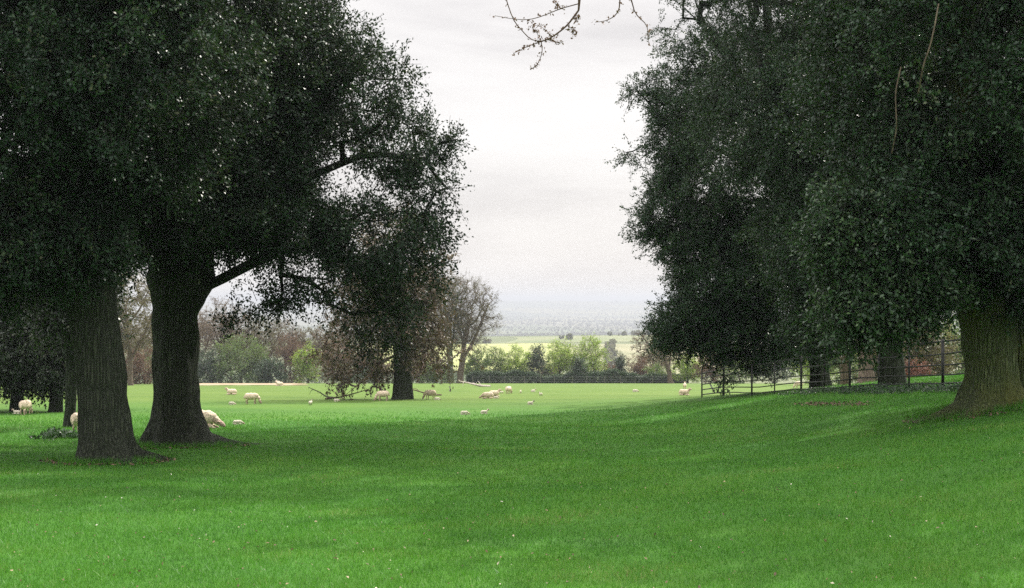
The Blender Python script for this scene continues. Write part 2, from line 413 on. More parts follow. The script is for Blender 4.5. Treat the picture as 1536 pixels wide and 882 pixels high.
def clump_points(L, rng, inner=.35):
    C, O = [], []
    for c, r, n in L:
        v = unit(rng.normal(0, 1, (n, 3))); s = (inner+(1-inner)*rng.rand(n, 1))**.6
        s *= 1+.13*np.sin(v[:, :1]*5+c[0])*np.sin(v[:, 2:3]*6+c[2])
        C.append(c+v*r*s); O.append(unit(v/r*min(r)))
    return np.vstack(C), np.vstack(O)

def big_tree(name, label, base, tpts, trad, lobes, d0, seed, mats, leaf=.072, k=6, m=20, tl=.55, limbs=(), r_tip=.012, group=None, cat='tree',
             flare=.9, extra_trunks=(), droop=.25, step=.55, rows=46, roots=6, sparse=(), top=None, spread=.9, twig_r=.006, width=.55):
    """an evergreen with its own trunk path, limb paths (world) and crown lobes"""
    rng = np.random.RandomState(seed)
    root = empty(name, base); tag(root, label, cat, group)
    base = np.array(base, float)
    trunk_part(base, tpts, trad, root, mats[1], seed, flare, roots, rows=rows)
    for tp, tr in extra_trunks: trunk_part(base, tp, tr, root, mats[1], seed+5, flare, 5, rows=rows)
    L = lobes_world(lobes, d0)
    C, O = clump_points(L, rng)
    sz = np.ones(len(C))
    if top is not None:                         # coarser foliage high above what the photograph shows
        keep = np.ones(len(C), bool); hi = C[:, 2] > top
        sz[hi] = 1.9; drop = hi & (rng.rand(len(C)) > .6); keep = ~drop
        C, O, sz = C[keep], O[keep], sz[keep]
    # skeleton
    sp, pr = [], []
    tp = smooth_path(tpts, 14)+base
    h0 = len(tp)//2
    for i in range(h0, len(tp)): sp.append(tp[i]); pr.append(i-h0-1)
    for lb in limbs:
        q = smooth_path(lb, 12); dd = [np.linalg.norm(q[0]-s) for s in sp]; a = int(np.argmin(dd)); prev = a
        for p in q: sp.append(p); pr.append(prev); prev = len(sp)-1
    sel = rng.rand(len(C)) < .6
    pos, par, tips = grow(sp, pr, C[sel]+rng.normal(0, .1, (sel.sum(), 3)), step, rng)
    rad = radii_of(par, tips, r_tip)
    nb = len(tp)-h0
    A, B, V, Q, att = sprays(C, O, rng, k, m, tl, leaf, droop, width, spread, sz=sz)
    pos_l = pos-base
    i = np.nonzero(par >= 0)[0]; i = i[i >= nb]
    rmax = trad[-1]*.8
    seg = []
    ra = np.minimum(np.minimum(rad[par[i]], rad[i]*1.35), rmax); rb = np.minimum(rad[i], rmax)
    big = rb > .05
    PA, PB = pos_l[par[i]], pos_l[i]; PB = PB+(PB-PA)*.06
    if big.any(): seg.append(prisms(PA[big], PB[big], ra[big], rb[big], 9))
    if (~big).any(): seg.append(prisms(PA[~big], PB[~big], ra[~big], rb[~big], 4))
    seg.append(prisms(A-base, B-base, np.full(len(A), twig_r*1.3), np.full(len(A), twig_r*.5), 3))
    VV, QQ = joinVQ(seg)
    mesh_np('branches', VV, QQ, mats[2] if len(mats) > 2 else mats[1], root, smooth=True)
    mesh_np('crown', V-base, Q, mats[0], root, attr=att)
    return root

QL = 1.0
# ------------------------------------------------------------------ the near holm oaks, left
def rel(base, *pp): return [np.array(p)-np.array(base) for p in pp]
d = 22.0; B1 = G(165, 694); d = B1[1]
tp1 = rel(B1, B1+np.array([0, 0, -.25]), P(158, 640, d), P(150, 560, d), P(140, 480, d), P(128, 400, d), P(112, 280, d-.2), P(100, 150, d), P(95, 0, d))
big_tree('holm_oak', 'dark evergreen oak, nearest of the left trees, leaning trunk seen whole', B1, tp1, [.45, .42, .42, .42, .46, .45, .40, .32],
    [(20, 130, 300, 250, 0, 4.2, 900), (-260, 120, 220, 260, 0, 4, 260), (60, -230, 340, 260, 0, 4.5, 420), (40, 340, 150, 90, -.6, 2.4, 300), (200, 60, 170, 220, -1.2, 3, 420),
     (-120, 380, 140, 130, .5, 2.6, 130), (120, 345, 60, 60, -1.3, .7, 70)],
    d, 11, [M['ilex'], M['bark'], M['bark']], k=7, m=23, top=7.6,
    limbs=[[P(118, 330, d), P(60, 280, d-.8), P(-40, 220, d-1.5)], [P(118, 330, d), P(190, 260, d-.5), P(280, 150, d-1)]], roots=6, flare=2.6)

B2 = G(268, 668); d = B2[1]
tp2 = rel(B2, B2+np.array([0, 0, -.3]), P(262, 620, d), P(262, 540, d), P(263, 470, d), P(268, 420, d), P(270, 340, d), P(262, 200, d), P(250, 60, d))
big_tree('holm_oak', 'dark evergreen oak with spreading root foot, a heavy limb curving out right', B2, tp2, [.56, .49, .45, .50, .72, .60, .48, .36],
    [(270, 60, 250, 250, 0, 4.6, 1100), (260, 270, 210, 120, -.5, 3.4, 620), (385, 185, 95, 165, 0, 2.8, 320), (432, 60, 66, 130, 0, 2.6, 160), (540, 145, 70, 72, .3, 1.8, 62),
     (588, 215, 78, 48, .4, 1.6, 46), (628, 270, 48, 60, .2, 1.0, 24), (565, 350, 98, 50, 0, 2.0, 62), (425, 335, 95, 48, -.4, 2.0, 125), (500, 415, 105, 36, .2, 1.6, 42), (598, 415, 68, 58, .4, 1.5, 32),
     (385, 450, 50, 34, 0, 1.0, 14), (520, 72, 46, 36, .2, 1.2, 22), (662, 222, 22, 22, .2, .5, 6), (652, 330, 22, 40, .2, .6, 7), (230, -330, 270, 250, 0, 5, 400), (560, 490, 70, 36, .6, 1.1, 16)],
    d, 23, [M['ilex'], M['bark'], M['bark']], k=7, m=21, top=8.9,
    limbs=[[P(285, 440, d), P(330, 420, d), P(385, 392, d-.2), P(440, 372, d-.3), P(520, 350, d)], [P(285, 400, d), P(380, 310, d), P(500, 250, d+.2), P(560, 232, d+.3), P(625, 238, d+.4)],
           [P(240, 400, d), P(190, 340, d-.3), P(140, 260, d-.8)], [P(265, 300, d), P(380, 180, d), P(520, 100, d+.2)]],
    roots=7, flare=2.6)
# foot trees behind them, on the left
for (px, py, wpx, lob, lab, sd) in [
    (24, 617, 17, [(20, 505, 95, 88, 0, 3.2, 420), (-70, 470, 90, 120, 0, 3.2, 160), (10, 380, 120, 80, 0, 3, 200)], 'dark evergreen at far left with foliage hanging low over a pink sheep', 31),
    (84, 618, 17, [(90, 470, 75, 105, 0, 2.8, 330), (60, 540, 60, 46, 0, 2, 150)], 'dark evergreen with a flared foot between the two slimmer left trunks', 32),
    (104, 641, 17, [(108, 440, 50, 70, 0, 1.6, 130), (90, 380, 80, 60, 0, 2, 130)], 'slim straight trunked evergreen just behind the nearest left oak', 33)]:
    b = G(px, py); d = b[1]; r = wpx/F*d/2
    tp = rel(b, b+np.array([0, 0, -.2]), P(px+2, py-30, d), P(px+3, py-90, d), P(px, py-160, d), P(px-2, py-230, d), P(px, py-300, d))
    big_tree('evergreen_tree', lab, b, tp, [r*1.05, r, r*.95, r*.85, r*.6, r*.4], lob, d, sd, [M['ilex_far'], M['bark'], M['bark']], leaf=.12, k=6, m=14, tl=.7, roots=5, flare=.8, rows=30)

# ------------------------------------------------------------------ the near holm oaks, right
B3 = G(1487, 612); d = B3[1]
tp3 = rel(B3, B3+np.array([0, 0, -.25]), P(1487, 570, d), P(1485, 500, d), P(1478, 440, d), P(1470, 360, d), P(1462, 220, d), P(1450, 60, d), P(1440, -60, d))
w = lambda px: px/F*d/2
big_tree('holm_oak', 'broad mossy evergreen oak with flaring roots at the right side', B3, tp3, [w(86), w(76), w(78), w(84), w(80), w(66), w(50), w(36)],
    [(1440, 60, 230, 260, 0, 4, 900), (1620, 120, 200, 300, 0, 3.5, 300), (1430, 330, 150, 100, .3, 2.4, 330), (1330, 330, 85, 110, -.6, 1.8, 260), (1550, 380, 90, 80, -.5, 2, 140), (1450, -170, 300, 180, 0, 4.5, 230),
     (1500, 430, 60, 40, .8, 1.4, 60), (1790, -150, 250, 300, 0, 4, 220), (1740, -440, 200, 160, 0, 3, 50), (1990, 0, 200, 300, 2, 4, 160)],  # outer right lobes added off view, blocking sun patches on the lawn
    d, 41, [M['ilex_lit'], M['bark_moss'], M['bark']], k=7, m=23, top=7.8, flare=1.7, roots=7,
    extra_trunks=[(rel(B3, B3+np.array([.75, .45, -.25]), P(1535, 560, d+.4), P(1532, 470, d+.4), P(1540, 380, d+.4), P(1560, 200, d+.4)), [w(62), w(56), w(58), w(50), w(34)])],
    limbs=[[P(1470, 380, d), P(1420, 320, d-.4), P(1350, 290, d-.8), P(1310, 340, d-.9)], [P(1465, 300, d), P(1400, 180, d-.6), P(1300, 80, d-1)], [P(1462, 250, d), P(1540, 160, d), P(1650, 60, d)]])
# its drooping spray of young leaves, highlights painted into their lighter green
def spray_part(root_name, lobes, d0, seed, mat, leaf, k, m, tl, droop, anchor):
    rng = np.random.RandomState(seed); root = bpy.data.objects[root_name]; b = np.array(root.location)
    C, O = clump_points(lobes_world(lobes, d0), rng)
    pos, par, tips = grow([anchor, anchor+np.array([-.3, -.2, -.3])], [-1, 0], C, .5, rng); rad = radii_of(par, tips, .008)
    A, B, V, Q, att = sprays(C, O, rng, k, m, tl, leaf, droop)
    i = np.nonzero(par >= 0)[0]
    VV, QQ = joinVQ([prisms(pos[par[i]]-b, pos[i]-b, rad[i]*1.1, rad[i], 5), prisms(A-b, B-b, np.full(len(A), .006), np.full(len(A), .003), 3)])
    br = mesh_np('drooping_branch', VV, QQ, M['bark'], root, smooth=True)
    br['label'] = 'drooping branch with fresher leaves, bright highlights in their colour'
    mesh_np('leaf_spray', V-b, Q, mat, br, attr=att)
spray_part('holm_oak.002', [(1320, 385, 75, 65, -1, 1.2, 150), (1283, 450, 40, 58, -1.2, .8, 95), (1345, 445, 50, 42, -1, .9, 80), (1268, 345, 40, 60, -1.1, .8, 60), (1385, 425, 40, 38, -.8, .8, 50)],
           d, 77, M['ilex_fresh_glint'], .075, 7, 17, .5, .55, P(1400, 310, d-.5))
# pale hanging vine stems on it
def vine(pts, r, root_name):
    root = bpy.data.objects[root_name]; b = np.array(root.location)
    p = smooth_path(pts, 16); V, Q = tube(p-b, np.full(16, r), 6)
    mesh_np('vine', V, Q, M['bark_far'], root, smooth=True)
vine([P(1409, 5, d-4.2), P(1398, 60, d-4.25), P(1386, 98, d-4.2), P(1378, 140, d-4.0)], .012, 'holm_oak.002')
vine([P(1352, 100, d-4.1), P(1344, 140, d-4.15), P(1345, 190, d-4.1), P(1338, 230, d-3.9)], .010, 'holm_oak.002')

B4 = GX(1340, 38.0); d = 38.0
tp4 = rel(B4, B4+np.array([0, 0, -.25]), P(1338, 550, d), P(1332, 480, d), P(1325, 400, d), P(1322, 300, d), P(1318, 150, d), P(1315, 0, d))
big_tree('holm_oak', 'evergreen oak behind the iron fence, dark trunk left of the mossy oak', B4, tp4, [.42, .38, .36, .38, .34, .28, .2],
    [(1290, 170, 170, 190, 0, 4.2, 950), (1250, 360, 110, 120, .3, 2.8, 380), (1350, 380, 90, 90, .5, 2.4, 220), (1235, 470, 55, 60, .6, 1.6, 110), (1310, -120, 230, 200, 0, 5, 330), (1140, 140, 90, 150, 1.5, 2.5, 200), (1400, 150, 130, 160, .5, 3.4, 260), (1570, 90, 140, 210, 0, 4, 240), (1600, -160, 140, 160, 1, 4, 140), (1320, -380, 240, 210, 0, 5, 330), (1320, -600, 150, 140, 0, 3.5, 60), (1180, -180, 120, 160, 1, 4, 150)],  # top and right-hand lobes added out of view to keep the lawn shaded
    d, 53, [M['ilex_lit'], M['bark'], M['bark']], leaf=.080, k=7, m=20, tl=.6, top=12.0, roots=5, flare=.6, rows=34,
    limbs=[[P(1322, 330, d), P(1280, 280, d), P(1200, 200, d)], [P(1322, 330, d), P(1370, 280, d), P(1400, 180, d)]])

B5 = GX(1232, 50.0); d = 50.0
tp5 = rel(B5, B5+np.array([0, 0, -.25]), P(1230, 560, d), P(1222, 500, d), P(1205, 420, d), P(1180, 300, d), P(1160, 150, d), P(1150, 0, d))
big_tree('holm_oak', 'evergreen oak whose leafy crown sweeps down to the far fence end', B5, tp5, [.40, .36, .34, .34, .3, .24, .16],
    [(1110, 230, 138, 190, 0, 4.6, 1250), (1085, 400, 92, 100, 0, 3.2, 480), (1180, 440, 110, 100, .3, 3.2, 420), (1032, 488, 54, 42, -.2, 1.9, 120), (1125, 503, 85, 42, -.2, 2, 190), (1010, 190, 40, 70, 0, 1.6, 76),
     (1065, 40, 84, 80, .4, 2.6, 66), (1150, -80, 160, 120, 0, 4.5, 260), (1160, -270, 170, 150, 0, 4.8, 280), (1170, -440, 130, 120, 0, 4, 170), (1005, 320, 45, 60, 0, 1.4, 90), (1010, 500, 40, 30, -.2, 1.0, 40), (953, 133, 24, 12, 0, .5, 9), (983, 140, 20, 18, 0, .5, 8), (946, 230, 14, 10, 0, .3, 5), (962, 340, 20, 14, 0, .4, 9), (985, 350, 24, 16, 0, .5, 10), (1110, 560, 50, 10, -.4, .8, 9)],  # highest lobes raised out of view to stop dappled sun below
    d, 61, [M['ilex_lit'], M['bark'], M['bark']], leaf=.088, k=7, m=20, tl=.62, top=15.5, roots=5, flare=.6, rows=34,
    limbs=[[P(1180, 300, d), P(1110, 240, d), P(1020, 200, d)], [P(1205, 420, d), P(1130, 400, d), P(1050, 470, d), P(1010, 490, d)], [P(1165, 180, d), P(1090, 90, d), P(1050, 20, d)], [P(1010, 200, d), P(960, 140, d), P(930, 132, d)]])
# further trees behind the fence
for (px, dd, r, topy, lob, lab, sd, bm) in [
    (1297, 62, .36, 330, [(1330, 330, 95, 130, 0, 4, 330), (1370, 440, 60, 50, 0, 2.4, 70), (1310, 90, 115, 150, 0, 4, 260), (1310, -60, 90, 100, 0, 3.5, 120)], 'pale pink barked trunk standing in sun behind the fence', 71, 'bark_pale'),  # upper lobes added behind nearer crowns to block a streak of sun
    (1266, 70, .26, 330, [(1250, 340, 85, 120, 0, 4, 260), (1250, 120, 105, 140, 0, 4.5, 260)], 'slim brown trunk left of the pale pink barked one', 72, 'bark_far'),  # hidden upper lobe added against the same sun streak
    (1500, 72, .4, 200, [(1480, 250, 130, 170, 0, 5, 420), (1590, 330, 100, 140, 0, 5, 200)], 'dark evergreen far behind the mossy oak', 73, 'bark')]:
    b = GX(px, dd); py = HOR+(CZ-b[2])/dd*F
    tp = rel(b, b+np.array([0, 0, -.2]), P(px+2, py-30, dd), P(px-1, py-90, dd), P(px+4, py-160, dd), P(px+6, topy, dd), P(px+8, topy-80, dd))
    big_tree('evergreen_tree', lab, b, tp, [r*1.05, r, r*.95, r*.8, r*.6, r*.4], lob, dd, sd, [M['ilex_far'], M[bm], M['bark']], leaf=.16, k=6, m=12, tl=.8, roots=5, flare=.5, rows=28)

# ------------------------------------------------------------------ the oak out in the pasture
B6 = G(605, 599); d = B6[1]
tp6 = rel(B6, B6+np.array([0, 0, -.3]), P(605, 575, d), P(604, 540, d), P(602, 500, d), P(598, 450, d), P(595, 410, d), P(591, 375, d))
big_tree('pasture_oak', 'stout oak standing alone in the sunlit pasture, twiggy crown reaching low', B6, tp6, [.52, .50, .50, .55, .45, .32, .2],
    [(588, 405, 74, 86, 0, 4.2, 110), (540, 450, 55, 60, 0, 3, 60), (632, 455, 42, 68, 0, 3, 60), (545, 520, 90, 30, 0, 3.4, 44), (650, 530, 50, 30, 0, 2.4, 22), (600, 470, 60, 50, 0, 3, 70), (540, 562, 42, 18, -.5, 1.6, 22)],
    d, 83, [M['oak_mid'], M['bark'], M['bark_far']], leaf=.19, k=6, m=10, tl=1.0, roots=6, flare=.5, rows=30, r_tip=.022, step=.9, twig_r=.014, droop=.35,
    limbs=[[P(602, 510, d), P(560, 480, d), P(500, 500, d-1), P(470, 545, d-1.5)], [P(602, 500, d), P(650, 470, d), P(690, 500, d)], [P(600, 480, d), P(570, 420, d), P(540, 380, d)], [P(598, 450, d), P(630, 400, d), P(660, 380, d)],
           [P(604, 530, d), P(580, 540, d-1), P(540, 575, d-2), P(512, 597, d-2.5)]])

# ------------------------------------------------------------------ bare trees and bushes along the far hedge
def bare_tree(name, label, seed, height, spread, mats, parent_loc, lean=0.0, n=520, buds=5, bud=.2, clear=.25, group=None, trunk_r=None, forks=5):
    rng = np.random.RandomState(seed)
    root = empty(name, parent_loc); tag(root, label, 'tree', group)
    H = height; r0 = trunk_r or H*.022
    tp = [np.array([0, 0, -.3]), np.array([lean*.1, 0, H*.12]), np.array([lean*.3+.1, .1, H*.25]), np.array([lean*.6-.1, 0, H*.42]), np.array([lean, 0, H*.6])]
    trunk_part(np.zeros(3), tp, [r0*1.05, r0*.95, r0*.85, r0*.6, r0*.35], root, mats[1], seed, .6, 5, n=16, rows=22)
    v = unit(rng.normal(0, 1, (n, 3))); s = rng.rand(n, 1)**.45
    c = np.array([lean, 0, H*.64]); C = c+v*s*np.array([spread, spread, H*.37])
    C[:, 2] = np.maximum(C[:, 2], H*clear+rng.rand(n)*.5)
    C[:, 0] += .12*spread*np.sin(C[:, 2]*1.3+seed)
    seeds = list(smooth_path(tp, 10)[3:]); par0 = list(range(-1, len(seeds)-1))
    for f in range(forks):
        a = f*2*math.pi/forks+rng.rand(); st = seeds[min(len(seeds)-1, 1+f % (len(seeds)-1))]
        e = c+np.array([math.cos(a)*spread*.7, math.sin(a)*spread*.7, H*(.05+.22*rng.rand())])
        q = smooth_path([st, st+(e-st)*.5+np.array([0, 0, -.04*H]), e], 9); prev = min(len(par0)-1, 1+f % (len(seeds)-1))
        prev = int(np.argmin([np.linalg.norm(x-st) for x in seeds[:7]]))
        for p in q[1:]: seeds.append(p); par0.append(prev); prev = len(seeds)-1
    pos, par, tips = grow(seeds, par0, C, H*.045, rng, .15, .1)
    rad = radii_of(par, tips, .022, .5)
    i = np.nonzero(par >= 0)[0]; i = i[i >= 7]
    rb = np.minimum(rad[i], r0*.6); ra = np.minimum(np.minimum(rad[par[i]], rad[i]*1.4), r0*.6)
    O = unit(C-c)
    A, B, V, Q, att = sprays(C, O, rng, 5, max(1, buds), H*.05, bud, -.1, .5, .7, .12)
    VV, QQ = joinVQ([prisms(pos[par[i]], pos[i]+(pos[i]-pos[par[i]])*.05, ra, rb, 5), prisms(A, B, np.full(len(A), .017), np.full(len(A), .008), 3)])
    mesh_np('branches', VV, QQ, mats[1], root, smooth=True)
    if buds: mesh_np('crown', V, Q, mats[0], root, attr=att)
    return root

def bush(name, label, seed, w, h, mat, loc, n=110, leaf=.24, k=6, m=9, cat='bush', group=None, up=.3, cone=0.0):
    rng = np.random.RandomState(seed)
    root = empty(name, loc); tag(root, label, cat, group)
    v = unit(rng.normal(0, 1, (n, 3))); s = rng.rand(n, 1)**.5
    s *= 1+.22*np.sin(v[:, :1]*4+seed)*np.sin(v[:, 2:3]*5+seed*1.7)
    C = v*s*np.array([w/2, w/2*.9, h*.52])+np.array([0, 0, h*.5])
    C[:, 2] = np.clip(C[:, 2], .15, None); sh = 1-cone*np.clip(C[:, 2]/h, 0, 1); C[:, 0] *= sh; C[:, 1] *= sh
    seeds = [np.array([0, 0, -.2]), np.array([0, 0, .3])]; par0 = [-1, 0]
    pos, par, tips = grow(seeds, par0, C[rng.rand(n) < .7], h*.12, rng, .15, .15)
    rad = np.minimum(radii_of(par, tips, .02, .45), .16)
    i = np.nonzero(par >= 0)[0]
    A, B, V, Q, att = sprays(C, unit(v+np.array([0, 0, up])), rng, k, m, h*.11+.25, leaf, -.15, .55, .7, .15)
    VV, QQ = joinVQ([prisms(pos[par[i]], pos[i], rad[par[i]]*.9, rad[i], 5), prisms(A, B, np.full(len(A), .018), np.full(len(A), .009), 3)])
    mesh_np('stems', VV, QQ, M['bark_far'], root, smooth=True)
    mesh_np('foliage', V, Q, mat, root, attr=att)
    return root

def copy_thing(src, loc, rz=0.0, sc=(1, 1, 1), label=None):
    r = src.copy(); COL.objects.link(r); r.location = loc; r.rotation_euler = (0, 0, rz); r.scale = sc
    if label: r['label'] = label
    for c in list(src.children):
        q = c.copy(); COL.objects.link(q); q.parent = r
        for g in list(c.children):
            q2 = g.copy(); COL.objects.link(q2); q2.parent = q
    return r
def hgt(toppy, d, px): return CZ-(toppy-HOR)/F*d-g1((px-768)/F*d, d)
def wid(wpx, d): return wpx/F*d

# the tall leafless pair on the hedge line
d = 200
bare_tree('bare_oak', 'tall leafless oak with ivy green trunk, left one of the hedge pair', 101, hgt(405, d, 676), wid(78, d)/2, [M['bud'], M['bark_ivy']], GX(676, d), -.8, 620, 3, .16, .22, trunk_r=.55)
d = 203
bare_tree('bare_oak', 'tall leafless oak reaching right over the yellow field, right one of the hedge pair', 102, hgt(412, d, 690), wid(92, d)/2, [M['bud_olive'], M['bark_far']], GX(690, d), 1.4, 640, 3, .16, .2, trunk_r=.5)
d = 196
bare_tree('bare_ash', 'pale twiggy leafless tree at the right end of the clipped hedge', 103, hgt(490, d, 1004), wid(95, d)/2, [M['bud'], M['bark_far']], GX(1006, d), -1.5, 320, 3, .16, .3, trunk_r=.42)
# leafless wood behind the hedge, at the left
proto_a = bare_tree('bare_tree', 'grey brown leafless tree left of the big root foot oak', 111, 15.5, 5.2, [M['bud'], M['bark_far']], GX(330, 226), .3, 430, 4, .2, .15)
proto_b = bare_tree('bare_tree', 'olive budding leafless tree seen between the two near left trunks', 112, 14.0, 5.6, [M['bud_olive'], M['bark_far']], GX(196, 150), -.4, 430, 6, .2, .1)
for src, px, d_, h, lab in [
    (proto_a, 362, 232, 14.5, 'leafless tree over the mid green bushes at the field edge'), (proto_a, 296, 235, 16.5, 'leafless tree hard against the right side of the root foot oak'),
    (proto_b, 395, 228, 14.6, 'olive tinged leafless tree above the lone dark green bush'), (proto_a, 428, 236, 14.2, 'leafless tree above the low tan sheep at the field edge'),
    (proto_b, 462, 240, 13.0, 'leafless tree behind the yellow green bush'), (proto_a, 500, 236, 14.0, 'leafless tree behind the left part of the pasture oak crown'),
    (proto_b, 545, 240, 12.0, 'leafless tree above the wide brown thorn'), (proto_a, 634, 232, 14.5, 'leafless tree between the pasture oak and the tall hedge pair'),
    (proto_b, 232, 218, 13.0, 'leafless tree glimpsed left of the root foot oak trunk'), (proto_a, 182, 222, 15.0, 'leafless tree glimpsed right of the nearest leaning trunk'),
    (proto_a, 80, 226, 14.0, 'leafless tree far behind the low hanging evergreens'), (proto_b, 985, 232, 9.0, 'leafless tree behind the right end of the hedge')]:
    h *= .86; s = h/(15.5 if src is proto_a else 14.0)
    copy_thing(src, GX(px, d_), px*.7, (s*1.05, s*1.05, s), lab)
for (px, d_, toppy, wpx, mk, nm, lab, n, lf, cone) in [
    (286, 214, 520, 44, 'dark', 'bush', 'dark green bush beside the root foot oak trunk', 110, .24, .2),
    (318, 210, 530, 50, 'dark', 'bush', 'low dark green bush at the left end of the field edge', 110, .24, .1),
    (348, 209, 506, 58, 'green', 'bush', 'mid green rounded bush at the left field edge', 130, .24, .2),
    (384, 212, 512, 46, 'green', 'bush', 'narrower mid green bush right of the rounded one', 110, .24, .3),
    (402, 207, 540, 52, 'dark', 'bush', 'dark green bush behind the earth track', 110, .24, .1),
    (438, 213, 503, 50, 'brown', 'thorn_bush', 'grey brown thorn bush left of the yellow green bush', 110, .22, .2),
    (462, 209, 520, 46, 'willow', 'bush', 'yellow green fresh leaved bush left of the pasture oak', 110, .22, .2),
    (512, 206, 518, 80, 'brown', 'thorn_bush', 'wide reddish brown thorn bush left of the pasture oak', 150, .22, .1),
    (562, 209, 528, 60, 'brown', 'thorn_bush', 'brown thorn bush just left of the pasture oak trunk', 120, .22, .1),
    (548, 204, 556, 70, 'dark', 'bush', 'low dark undergrowth bush below the brown thorns', 90, .22, .1),
    (632, 207, 520, 62, 'brown', 'thorn_bush', 'brown thorn bush just right of the pasture oak trunk', 130, .22, .1),
    (655, 204, 545, 50, 'green', 'bush', 'olive green bush left of the tall hedge pair', 90, .22, .1),
    (716, 211, 530, 46, 'green', 'bush', 'mid green bush right of the tall hedge pair', 110, .22, .1),
    (745, 214, 522, 50, 'green', 'bush', 'olive green bush above the hedge start', 110, .2, .1),
    (774, 212, 524, 48, 'willow', 'bush', 'soft yellowish green bush left of the dark conical one', 110, .2, .1),
    (806, 209, 518, 36, 'dark', 'bush', 'dark conical bush rising from the hedge', 110, .2, .55),
    (843, 212, 511, 54, 'willow', 'bush', 'bright yellow green bush, left of the bright pair', 150, .2, .25),
    (884, 213, 508, 62, 'willow', 'bush', 'bright yellow green bush, right and larger of the bright pair', 160, .2, .25),
    (824, 218, 545, 40, 'brown', 'thorn_bush', 'pinkish brown thorn bush in the gap between dark cone and bright pair', 80, .2, .1),
    (868, 206, 538, 26, 'dark', 'bush', 'small dark bush at the foot of the larger bright bush', 70, .2, .3),
    (932, 210, 530, 18, 'dark', 'bush', 'thin dark upright bush in the hedge gap', 60, .2, .5),
    (918, 216, 548, 40, 'brown', 'thorn_bush', 'low pale brown thorn right of the bright pair', 80, .2, .1),
    (960, 211, 536, 46, 'brown', 'thorn_bush', 'brown thorn left of the pale twiggy tree', 100, .2, .1),
    (988, 207, 550, 44, 'green', 'bush', 'green bush at the foot of the pale twiggy tree', 90, .2, .1),
    (1032, 204, 535, 50, 'willow', 'bush', 'dull yellow green bush left of the fence end', 110, .22, .1),
    (1066, 200, 530, 52, 'brown', 'thorn_bush', 'brown thorn bush behind the arched fence end', 110, .22, .1),
    (1110, 190, 525, 66, 'green', 'bush', 'green bush seen through the far fence panels', 110, .24, .1),
    (1160, 186, 520, 66, 'dark', 'bush', 'dark bush seen through the fence below the sweeping crown', 110, .24, .1),
    (1222, 150, 520, 66, 'willow', 'bush', 'yellow green bush seen between the fence trunks', 110, .22, .1),
    (1262, 130, 500, 80, 'green', 'bush', 'green bush behind the slim brown trunk', 130, .22, .1),
    (1320, 105, 500, 70, 'bud_olive', 'bush', 'olive bush behind the dark fence side trunk', 120, .2, .1),
    (1385, 95, 470, 90, 'bud_olive', 'bush', 'pale olive bush seen through the near fence panel', 150, .18, .1),
    (1372, 80, 545, 44, 'rust', 'bush', 'rusty red shrub seen through the near fence panel', 70, .13, .1),
    (1440, 110, 460, 110, 'green', 'bush', 'green bush behind the mossy oak', 130, .22, .1),
    (150, 200, 535, 60, 'green', 'bush', 'green bush between slim left trunk and leaning oak', 90, .24, .1),
    (205, 170, 520, 66, 'brown', 'thorn_bush', 'brown thorn bush seen between the near left trunks', 110, .22, .1),
    (240, 205, 525, 50, 'green', 'bush', 'green bush glimpsed beside the root foot oak', 90, .24, .1),
    (70, 205, 545, 60, 'dark', 'bush', 'dark bush beyond the pink sheep', 90, .24, .1), (20, 205, 545, 60, 'green', 'bush', 'green bush at the far left edge of the pasture', 90, .24, .1)]:
    b = GX(px, d_)
    bush(nm, lab, px, wid(wpx, d_), max(1.2, hgt(toppy, d_, px)), M[mk], b, n, lf, cone=cone)

# clipped hedge
def build_hedge():
    rng = np.random.RandomState(5); d0 = 205
    n = 5200
    x = (700-768)/F*d0+rng.rand(n)*wid(330, d0); y = d0+rng.rand(n)*1.8
    h = (1.30+.34*np.sin(x*.37+2)+.22*np.sin(x*.83)+.16*np.sin(x*1.9+1)+.25*rng.rand(n)**2)
    fr = rng.rand(n)
    z = gz(x, y)+np.where(fr < .45, h, h*rng.rand(n)); y = np.where(fr > .55, d0+rng.rand(n)*.25, y)
    C = np.stack([x, y, z], -1); O = np.tile(np.array([[0, -.6, .5]]), (n, 1))
    A, B, V, Q, att = sprays(C, O, rng, 2, 7, .35, .17, 0, .6, .9, .1)
    b = np.array(GX(865, d0)); root = empty('clipped_hedge', b); tag(root, 'long low dark green clipped hedge along the far side of the pasture', 'hedge')
    mesh_np('foliage', V-b, Q, M['hedge'], root, attr=att)
    st = prisms(np.stack([x[::12], y[::12], gz(x[::12], y[::12])-.1], -1)-b, C[::12]-b, np.full(len(x[::12]), .03), np.full(len(x[::12]), .015), 4)
    mesh_np('stems', *st, M['bark_far'], root)
build_hedge()

# wire fence in front of it
def build_wire_fence():
    d0 = 201.0; pxs = list(range(712, 1040, 24)); b = np.array(GX(870, d0))
    root = empty('wire_fence', b); tag(root, 'thin wire fence on wooden posts in front of the clipped hedge', 'fence')
    rng = np.random.RandomState(9); pts = []
    for px in pxs:
        p = np.array(GX(px+rng.uniform(-3, 3), d0+rng.uniform(-.2, .2)))
        V, Q = tube([p-b+[0, 0, -.2], p-b+[rng.uniform(-.03, .03), 0, .6], p-b+[rng.uniform(-.05, .05), 0, 1.25]], [.045, .042, .04], 7, .1, px)
        mesh_np('post', V, Q, M['wood'], root, smooth=True); pts.append(p)
    pts = np.array(pts); seg = []
    for h in (.3, .6, .9, 1.12):
        q = pts-b+[0, -.07, h]; seg.append(prisms(q[:-1], q[1:], np.full(len(q)-1, .008), np.full(len(q)-1, .008), 4))
    mesh_np('wire', *joinVQ(seg), M['wire'], root)
build_wire_fence()

